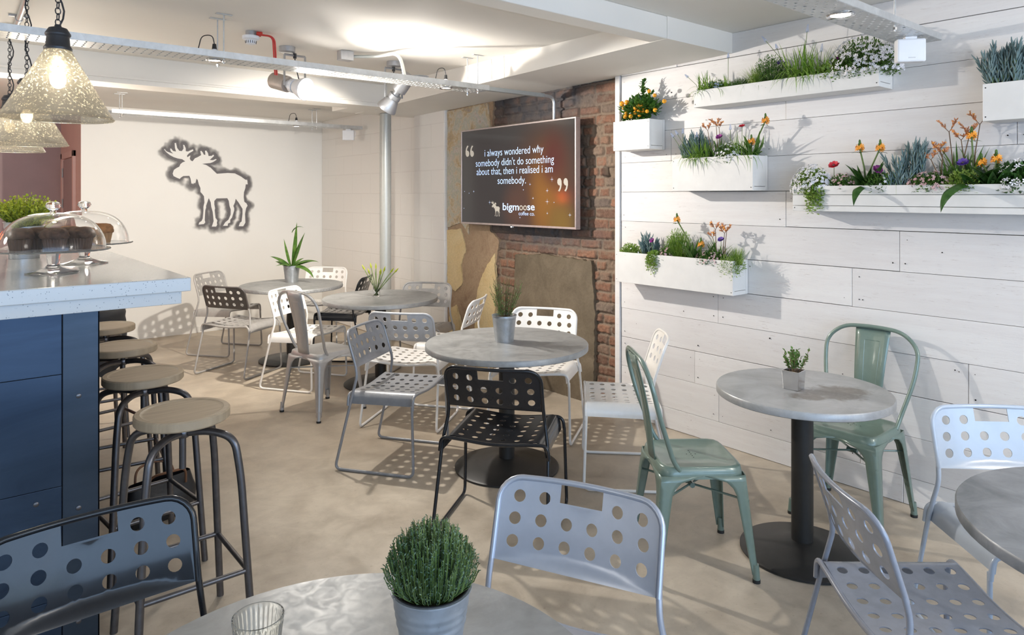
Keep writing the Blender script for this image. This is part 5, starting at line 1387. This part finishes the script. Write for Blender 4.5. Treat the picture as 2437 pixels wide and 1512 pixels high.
for px, py, s in [(1313, 427, 7), (1261, 439, 4.5), (1302, 454, 6), (1245, 452, 2.5), (1302, 480, 8), (1350, 478, 0), (1127, 456, 4), (1116, 460, 2), (1165, 482, 6), (1105, 456, 2), (1104, 496, 2), (1302, 508, 4), (1356, 512, 6), (1237, 518, 3), (1268, 472, 4), (1280, 350, 8), (1318, 482, 1.5)]:
    if s == 0: continue
    c_ = on_x(px, py, TX); w = s * .0034; e = .0013
    for (a, b) in ((w, e * .7), (e * .7, w)):
        mb.add([(.0015, c_.y - 4.58 - a, c_.z - 1.795), (.0015, c_.y - 4.58, c_.z - 1.795 - b), (.0015, c_.y - 4.58 + a, c_.z - 1.795), (.0015, c_.y - 4.58, c_.z - 1.795 + b)], [(0, 1, 2, 3)])
mb.build('sparkles', M['spark'], scr, smooth=False, fix=False)

# ------------------------------------------------------------------ stencilled moose on the far wall
def seg_d(p, a, b):
    ab = b - a; t_ = max(0, min(1, (p - a).dot(ab) / max(ab.length_squared, 1e-9))); return (p - a - ab * t_).length
MO = [on_y(370 + x / 5.816, 310 + y / 5.816, FY - .002) for x, y in MOOSE]
MP = [Vector((p.x, p.z)) for p in MO]
x0, x1 = min(p.x for p in MP) - .13, max(p.x for p in MP) + .13; y0, y1 = min(p.y for p in MP) - .13, max(p.y for p in MP) + .13
st_ = .011
V = [Vector((x0, y0)), Vector((x1, y0)), Vector((x1, y1)), Vector((x0, y1))] + MP
Fc = [[0, 1, 2, 3], list(range(4, 4 + len(MP)))]
segs = [(MP[i], MP[(i + 1) % len(MP)]) for i in range(len(MP))]
sd = [(a, b, min(a.x, b.x) - .12, max(a.x, b.x) + .12, min(a.y, b.y) - .12, max(a.y, b.y) + .12) for a, b in segs]
def dist_m(p):
    return min([seg_d(p, a, b) for a, b, xa, xb, ya, yb in sd if xa < p.x < xb and ya < p.y < yb] or [1.0])
x = x0 + st_ / 2
while x < x1:
    y = y0 + st_ / 2
    while y < y1:
        p = Vector((x + .001 * math.sin(y * 70), y))
        if not inside(p, MP) and dist_m(p) < .115: V.append(p)
        y += st_
    x += st_
vo, eo, fo, _, _, _ = delaunay_2d_cdt(V, [], Fc, 0, 1e-5)
F = [f for f in fo if not inside(sum((vo[i] for i in f), Vector((0, 0))) / len(f), MP)]
me = bpy.data.meshes.new('moose_stencil'); me.from_pydata([(v.x, FY - .0015, v.y) for v in vo], [], [tuple(f) for f in F]); me.update()
at_ = me.attributes.new('paint', 'FLOAT', 'POINT'); vals = []
for v in vo:
    d = dist_m(v); n1 = noise.noise(Vector((v.x * 9, v.y * 9, 0))); n2 = noise.noise(Vector((v.x * 30, v.y * 30, 3)))
    w = .050 + .040 * n1 + .014 * n2 
    leg = 1.0
    k = 1 - (d - w * .28) / max(w * 1.15, .01)
    if v.x < x0 + .02 or v.x > x1 - .02 or v.y < y0 + .02 or v.y > y1 - .02: k = 0
    vals.append(max(0, min(1, k)))
at_.data.foreach_set('value', vals)
m, nt, b = new_mat('sprayed_grey_paint')
b.inputs['Base Color'].default_value = (.125, .115, .12, 1); b.inputs['Roughness'].default_value = .6
a_ = nt.nodes.new('ShaderNodeAttribute'); a_.attribute_name = 'paint'
nf = noise_t(nt, objco(nt), 160, 3, .7); ml = nt.nodes.new('ShaderNodeMath'); ml.operation = 'MULTIPLY_ADD'
nt.links.new(nf, ml.inputs[0]); ml.inputs[1].default_value = .5; ml.inputs[2].default_value = .72
m2 = nt.nodes.new('ShaderNodeMath'); m2.operation = 'MULTIPLY'; m2.use_clamp = True; nt.links.new(a_.outputs['Fac'], m2.inputs[0]); nt.links.new(ml.outputs[0], m2.inputs[1])
nt.links.new(m2.outputs[0], b.inputs['Alpha'])
me.materials.append(m); o = bpy.data.objects.new('moose_stencil', me); COL.objects.link(o)
tag(o, 'moose silhouette stencilled on the far white wall with sprayed dark grey edges', 'wall stencil')

# ------------------------------------------------------------------ cable trays, downlights and rods
def tray(name, label, x0, x1, y0, y1, z, holes='slots', lip=.035, cut=None):
    t = thing(name, label, 'cable tray', (x0, (y0 + y1) / 2, z), 0, 'galvanised cable trays under the ceiling')
    W_ = y1 - y0; L = x1 - x0; mb = MB(); hl = []
    pitch = .040 if holes == 'slots' else .036
    # perforated floor made strip by strip
    ny = 4 if holes == 'slots' else 8
    xs = [0.0]
    sl = .0075 if holes == 'slots' else .015; sw = .030 if holes == 'slots' else .012
    n = int(L / pitch)
    ycs = [-W_ / 2 + W_ * (k + .5) / ny for k in range(ny)]
    X = [0.0]; 
    for i in range(n):
        c_ = (i + .5) * pitch; X += [c_ - sl / 2, c_ + sl / 2]
    X.append(L); Y = [-W_ / 2]
    for c_ in ycs: Y += [c_ - sw / 2, c_ + sw / 2]
    Y.append(W_ / 2)
    V = [(x, y, 0) for x in X for y in Y]; ny_ = len(Y); F = []
    for i in range(len(X) - 1):
        for j in range(ny_ - 1):
            if i % 2 == 1 and j % 2 == 1:
                if holes == 'slots': 
                    if (i // 2) % 2 == 0 or True: continue
                else:
                    if ((i // 2) + (j // 2)) % 2 == 0: continue
            F.append((i * ny_ + j, (i + 1) * ny_ + j, (i + 1) * ny_ + j + 1, i * ny_ + j + 1))
    mb.add(V, F); mb.build('perforated_floor', M['galv_tray'], t, smooth=False, solid=.0015, fix=False)
    for s_ in (-1, 1):
        m_ = MB(); m_.box(0, L, s_ * W_ / 2 - .001, s_ * W_ / 2 + .001, 0.0012, lip); m_.box(0, L, s_ * W_ / 2 - (0.009 if s_ > 0 else .001), s_ * W_ / 2 + (.009 if s_ < 0 else .001), lip, lip + .002); m_.build('side_lip', M['galv_tray'], t, smooth=False)
    return t
def hanger(x, y, z0, z1, label):
    t = thing('threaded_rod', label, 'hanger rod', (x, y, z0), 0, 'threaded rods hanging the cable trays')
    mb = MB(); mb.tube([(0, 0, -.03), (0, 0, z1 - z0 - .004)], .0042, 8); mb.build('rod', M['galv_tray'], t)
    mb = MB(); mb.box(-.045, .045, -.012, .012, z1 - z0 - .005, z1 - z0 - .0005); mb.build('ceiling_plate', M['galv_tray'], t, smooth=False)
    mb = MB(); mb.tube([(0, 0, -.022), (0, 0, -.010)], .009, 6); mb.build('nut', M['chrome'], t)
def downlight(x, y, z, label, pw=6, r=.045, on=True):
    t = thing('downlight', label, 'downlight', (x, y, z), 0, 'downlights in the cable trays')
    mb = MB(); mb.lathe([(r * .72, -.004), (r, -.010), (r * 1.05, -.006), (r * 1.02, -.001), (r * .7, 0)], 32); mb.build('trim_ring', M['chrome'], t)
    mb = MB(); mb.lathe([(0, -.005), (r * .72, -.005), (r * .72, -.002), (0, -.002)], 24); mb.build('lens', M['lens_dim'], t)
    mb = MB(); mb.tube([(0, 0, 0.002), (0, 0, .035), (0, 0, .06)], [.025, .022, .012], 14); mb.build('lamp_holder', M['plastic'], t)
    mb = MB(); mb.tube([(0, 0, .06), (0, 0, .09)], [.014, .010], 10); mb.tube(fillet([(0, 0, .09), (-.01, 0, .14), (-.07, 0, .13), (-.09, 0, .04)], .03), .003, 6); mb.build('cable', M['blackpl'], t)
    light('downlight_lamp', 'SPOT', (x, y, z - .02), pw, NEUT, aim=(0, 0, -1), size=.03, angle=100, blend=.8)
TZ = 2.405
tray('cable_tray', 'long perforated cable tray crossing above the room in front of the spotlights', -1.6, 3.16, 4.085, 4.265, TZ)
tray('cable_tray', 'farther cable tray running above the stencilled moose', 1.25, 3.84, 7.40, 7.56, 2.40)
tray('cable_tray', 'nearest cable tray with round holes, at the top right by the planks', 1.2, 3.80, 1.28, 1.46, 2.385, 'dots', .03)
for x, y, z0, z1, lab in [(1.258, 4.11, TZ, CZ, 'front rod of the left pair on the long tray'), (1.262, 4.24, TZ, CZ, 'rear rod of the left pair on the long tray'),
                          (3.07, 4.11, TZ, CZ, 'front rod of the right pair on the long tray near the screen'), (3.07, 4.24, TZ, CZ, 'rear rod of the right pair on the long tray near the screen'),
                          (1.34, 7.42, 2.40, 2.60, 'front rod at the left end of the farther tray'), (1.34, 7.54, 2.40, 2.60, 'rear rod at the left end of the farther tray'),
                          (3.28, 7.42, 2.40, 2.60, 'front rod at the right of the farther tray'), (3.28, 7.54, 2.40, 2.60, 'rear rod at the right of the farther tray'),
                          (3.30, 1.30, 2.385, CZ, 'single rod holding the nearest tray beside the planks')]: hanger(x, y, z0, z1, lab + ', threaded steel')
q = on_z(490, 152, TZ); downlight(q.x, 4.175, TZ, 'lit downlight in the long tray under the left pair of rods', 5)
q = on_z(1055, 218, TZ); downlight(2.83, 4.175, TZ, 'lit downlight in the long tray near the screen end', 5)
q = on_z(670, 298, 2.40); downlight(3.07, 7.48, 2.40, 'lit downlight in the farther tray right of the moose', 5)
q = on_z(2005, 28, 2.385); downlight(2.93, 1.37, 2.385, 'large lit downlight in the nearest tray above the highest planter', 7, .055)
# trunking and conduit down to the screen
t = thing('cable_trunking', 'grey trunking and bent conduit from the long tray to the screen', 'conduit', (3.16, 4.13, TZ))
mb = MB(); mb.box(.002, .58, -.02, .02, .004, .034); mb.build('trunking', M['pipe'], t, smooth=False, bevel=.002)
mb = MB(); mb.tube(fillet([(.57, 0, .02), (.70, 0, .02), (.70, .0, -.30)], .10, 9), .013, 12); mb.build('conduit', M['galv_tray'], t)
# box and conduit on the ceiling above the tray
t = thing('junction_box', 'grey square junction box with curved conduit on the ceiling beam', 'junction box', (0, 0, 0))
bq = on_z(822, 128, CZ - .02)
mb = MB(); mb.box(bq.x - .05, bq.x + .05, bq.y - .035, bq.y + .035, CZ - .07, CZ - .001); mb.build('box', M['lampgrey'], t, smooth=False, bevel=.004)
mb = MB(); mb.tube(fillet([(bq.x + .05, bq.y, CZ - .035), (bq.x + .20, bq.y - .10, CZ - .030), (bq.x + .24, 4.25, CZ - .035), (bq.x + .26, 4.20, TZ + .02)], .09, 8), .012, 12); mb.build('conduit', M['pipe'], t)
# smoke detector and red cable
dq = on_z(597, 97, CZ - .06)
t = thing('smoke_detector', 'round white smoke detector with red cable glands on the ceiling', 'smoke detector', (dq.x, dq.y, CZ))
mb = MB(); mb.lathe([(.032, -.001), (.032, -.028), (0, -.028)], 24); mb.build('mounting_box', M['lampgrey'], t)
mb = MB(); mb.lathe([(.040, -.028), (.052, -.032), (.052, -.050), (.040, -.056), (.034, -.060), (.030, -.080), (.018, -.086), (0, -.087)], 32); hd = mb.build('head', M['plastic'], t)
mb = MB()
for k in range(16):
    a = 2 * PI * k / 16; mb.tube([(.0335 * math.cos(a), .0335 * math.sin(a), -.062), (.031 * math.cos(a), .031 * math.sin(a), -.078)], .0022, 4)
mb.build('vent_slots', M['nail'], hd)
mb = MB(); mb.tube([(.035, 0, -.015), (.062, 0, -.015)], .012, 10); mb.tube([(.03, -.03, -.015), (.05, -.052, -.018)], .012, 10); mb.build('cable_gland', M['red'], t)
for k, off in enumerate((0, .012)):
    mb = MB(); mb.tube(fillet([(.06, -.01 * k, -.015), (.14 + off, .0, -.012), (.155 + off, .0, -.26)], .07, 8), .0055, 8); mb.build('red_cable', M['red'], t)
# white boxes hanging at the tray ends
cq = on_z(64, -6, CZ - .02); cq2 = on_z(33, 78, CZ - .02)
t = thing('ceiling_conduit', 'short grey conduit clipped to the ceiling above the counter pendants', 'conduit', (0, 0, 0))
mb = MB(); mb.tube([(cq.x, cq.y, CZ - .02), (cq2.x, cq2.y, CZ - .02)], .016, 12); mb.build('pipe', M['pipe'], t)
mq = cq.lerp(cq2, .55); mb = MB(); mb.box(mq.x - .05, mq.x + .05, mq.y - .012, mq.y + .012, CZ - .012, CZ - .001); mb.tube([(mq.x, mq.y - .012, CZ - .02), (mq.x, mq.y + .012, CZ - .02)], .020, 12); mb.build('clip', M['lampgrey'], t)
def wbox(loc, label, s=1.0, mark=True, rz=0.0):
    t = thing('access_point', label, 'wall box', loc, rz, 'white boxes hanging from the cable trays')
    mb = MB(); mb.box(-.075 * s, .075 * s, -.03 * s, .03 * s, -.145 * s, -.012); mb.build('housing', M['plastic'], t, smooth=False, bevel=.008)
    mb = MB(); mb.box(-.03 * s, .03 * s, -.02 * s, .02 * s, -.012, -.001); mb.tube(fillet([(.05 * s, .02, -.012), (.09 * s, .02, -.03), (.085 * s, .02, -.09 * s), (.074 * s, .02, -.10 * s)], .02), .003, 6); mb.build('bracket', M['plastic'], t)
    if mark:
        mb = MB(); mb.box(-.018 * s, .018 * s, -.0306 * s - .0005, -.0306 * s + .0005, -.125 * s, -.119 * s); mb.build('small_mark', M['lampgrey'], t, smooth=False)
wbox((3.60, 1.35, 2.384), 'white plastic box hanging under the end of the nearest tray by the planks', .85, True, R(-50))
wbox((3.70, 7.48, 2.399), 'white plastic box hanging under the far tray beside the blockwork', .9, False, R(-40))

# ------------------------------------------------------------------ pipe column and spotlights
mb = MB(); mb.tube([(3.50, 6.25, 0), (3.50, 6.25, 2.452)], .058, 32); tag(mb.build('pipe_column', M['pipe'], None), 'grey painted vertical pipe in front of the white blockwork', 'pipe')
def spotlight(base, head, aim, label, on, ln=.17, beige=True):
    t = thing('spotlight', label, 'spotlight', base, 0, 'ceiling spotlights')
    h = Vector(head) - Vector(base); aim = Vector(aim).normalized()
    mb = MB(); mb.lathe([(.055, -.001), (.055, -.036), (.050, -.040), (0, -.040)], 32); mb.build('canopy', M['lampgrey'], t)
    w = .075; sx = Vector((CS, -SN, 0)); sx = Vector((1, 0, 0))
    top = Vector((h.x, h.y, -.052)); P = [h + sx * w, Vector((h.x + w, h.y, -.055)), Vector((h.x - w, h.y, -.055)), h - sx * w]
    mb = MB()
    for a, b in zip(P[:-1], P[1:]): mb.tube([a, b], .008, 4)
    mb.build('yoke', M['lampgrey'], t)
    mb = MB(); mb.tube([(h.x, h.y, -.04), (h.x, h.y, -.075)], .012, 10); mb.tube(fillet([(h.x, h.y, -.07), (h.x + .005, h.y, -.13), (h.x + .03, h.y, h.z + .05)], .03), .004, 8); mb.build('cable', M['blackpl'], t)
    Mx = Matrix.Translation(h) @ aim.to_track_quat('Z', 'Y').to_matrix().to_4x4()
    mb = MB(); mb.lathe([(0, -.22 - .0), (.050, -.22), (.058, -.21), (.058, -.07), (0, -.07)], 32, Mx=Mx); mb.build('ballast_housing', M['lampbeige'] if beige else M['lampgrey'], t)
    mb = MB(); mb.lathe([(.030, -.069), (.030, -.030), (.050, -.029), (.052, .005), (.040, .007)], 28, Mx=Mx); mb.build('neck', M['plastic'] if beige else M['lampgrey'], t)
    for k in range(10):
        pass
    mb = MB(); mb.lathe([(.045, .008), (.052, .02), (.072, .075), (.080, .100), (.080, .108), (.076, .108), (.070, .078), (.045, .012)], 36, Mx=Mx); mb.build('reflector', M['lampgrey'] if not on else M['plastic'], t)
    mb = MB(); mb.lathe([(0, .096), (.074, .096), (.074, .099), (0, .099)], 32, Mx=Mx); mb.build('lens', M['lens'], t)
spotlight((1.874, 4.73, CZ), (1.93, 4.73, 2.39), (0.42, -1.0, -0.30), 'lit spotlight with beige housing under the left ceiling canopy', True)
spotlight((2.72, 4.73, CZ), (2.72, 4.73, 2.38), (-0.28, 0.60, -0.78), 'spotlight aimed away to the far wall, right of the lit one', False, beige=False)
# round uplight lying in the tray
t = thing('tray_uplight', 'round grey uplight with driver resting in the long tray', 'uplight', (2.60, 4.17, TZ + .003))
mb = MB(); mb.lathe([(.02, 0), (.05, .03), (.07, .05), (.066, .05), (.02, .01)], 28); mb.build('reflector', M['lampgrey'], t)
mb = MB(); mb.lathe([(0, .030), (.045, .030), (.045, .033), (0, .033)], 20); mb.build('lens', M['lens_dim'], t)
mb = MB(); mb.box(.09, .24, -.03, .03, .012, .034); mb.build('driver', M['plastic'], t, smooth=False, bevel=.003)

# ------------------------------------------------------------------ pendants
def pendant(x, y, zr, Rr, label):
    t = thing('pendant_lamp', label, 'pendant lamp', (x, y, zr), 0, 'speckled glass pendants over the counter')
    H_ = .262 * Rr / .185; k = Rr / .185; rt = .040 * k
    mb = MB(); prof = [(rt, H_), (rt + (Rr - rt) * .5, H_ * .5), (Rr, 0.0)]
    pr = [(rt + (Rr - rt) * i / 20, H_ * (1 - i / 20)) for i in range(21)] + [(Rr + .003, -.001), (Rr, -.004)]
    mb.lathe(pr, 72); mb.f = [f for f in mb.f if len(f) < 10]; n_ = len(mb.f); mb.m = mb.m[:n_]; mb.tones = mb.tones[:n_]; mb.soots = mb.soots[:n_]
    mb.build('shade', M['mercury'], t, solid=.003, fix=True, sharp=60)
    mb = MB(); mb.lathe([(.046, H_ - .004), (.047, H_ + .004), (.040, H_ + .014), (.037, H_ + .046), (.042, H_ + .052), (.042, H_ + .058), (.030, H_ + .078), (.012, H_ + .084), (.010, H_ + .092), (0, H_ + .092)], 36); mb.build('lamp_holder', M['c_slateblack'], t)
    mb = MB(); mb.ball((0, 0, H_ * .56), .027, 16, 10, 0, (1, 1, 1.3)); mb.build('bulb', M['bulb'], t)
    # chain of links up to the ceiling and a loose cable
    mb = MB(); z = H_ + .10; i = 0; top = CZ - zr
    while z < top - .01:
        a = (i % 2) * PI / 2 + .3; L = [(.009 * math.cos(q_) * math.cos(a), .009 * math.cos(q_) * math.sin(a), z + .013 * math.sin(q_)) for q_ in [2 * PI * s / 10 for s in range(10)]]
        mb.tube(L, .0022, 5, closed=True); z += .0215; i += 1
    mb.build('chain', M['c_slateblack'], t)
    mb = MB(); pts = [(.006 + .014 * math.sin(j * .9), .010 * math.cos(j * .7), H_ + .09 + (top - H_ - .10) * j / 14) for j in range(15)]; mb.tube(pts, .0036, 6); mb.build('flex_cable', M['c_slateblack'], t)
    mb = MB(); mb.lathe([(.035, top - .001), (.035, top - .022), (0, top - .022)], 20); mb.build('ceiling_plate', M['galv_tray'], t)
    light('pendant_bulb', 'POINT', (x, y, zr + H_ * .30), .9, (1.0, .90, .74), size=.03)
M['c_slateblack'] = plain('dark_slate_metal', (.035, .038, .045), .4, .3)
pendant(.345, 3.09, 1.912, .182, 'nearest speckled glass cone pendant over the counter edge')
pendant(.348, 4.32, 1.885, .18, 'middle speckled glass cone pendant, partly behind the nearest one')
pendant(.333, 5.20, 1.895, .18, 'farthest speckled glass cone pendant, low at the left edge')

# red neon sign round the corner in the corridor, mirrored in the screen
t = thing('neon_sign', 'red neon tube sign glowing in the corridor behind the bar', 'neon sign', (-.35, 8.30, 1.60), R(-40))
mb = MB(); mb.box(-.35, .35, .01, .03, -.15, .15); mb.build('backing', M['blackpl'], t, smooth=False)
M['neon'] = emis('red_neon', (1.0, .10, .015), 25)
for k in range(4):
    x = -.24 + k * .16; mb = MB(); mb.tube(fillet([(x - .04, 0, -.09), (x, 0, .09), (x + .04, 0, -.09)], .02), .008, 8); mb.build('neon_tube', M['neon'], t)
light('neon_fill', 'POINT', (-2.5, 9.3, 1.9), 16, (1.0, .55, .45), size=.15)  # unseen lamp added away from the sign to spread reddish light
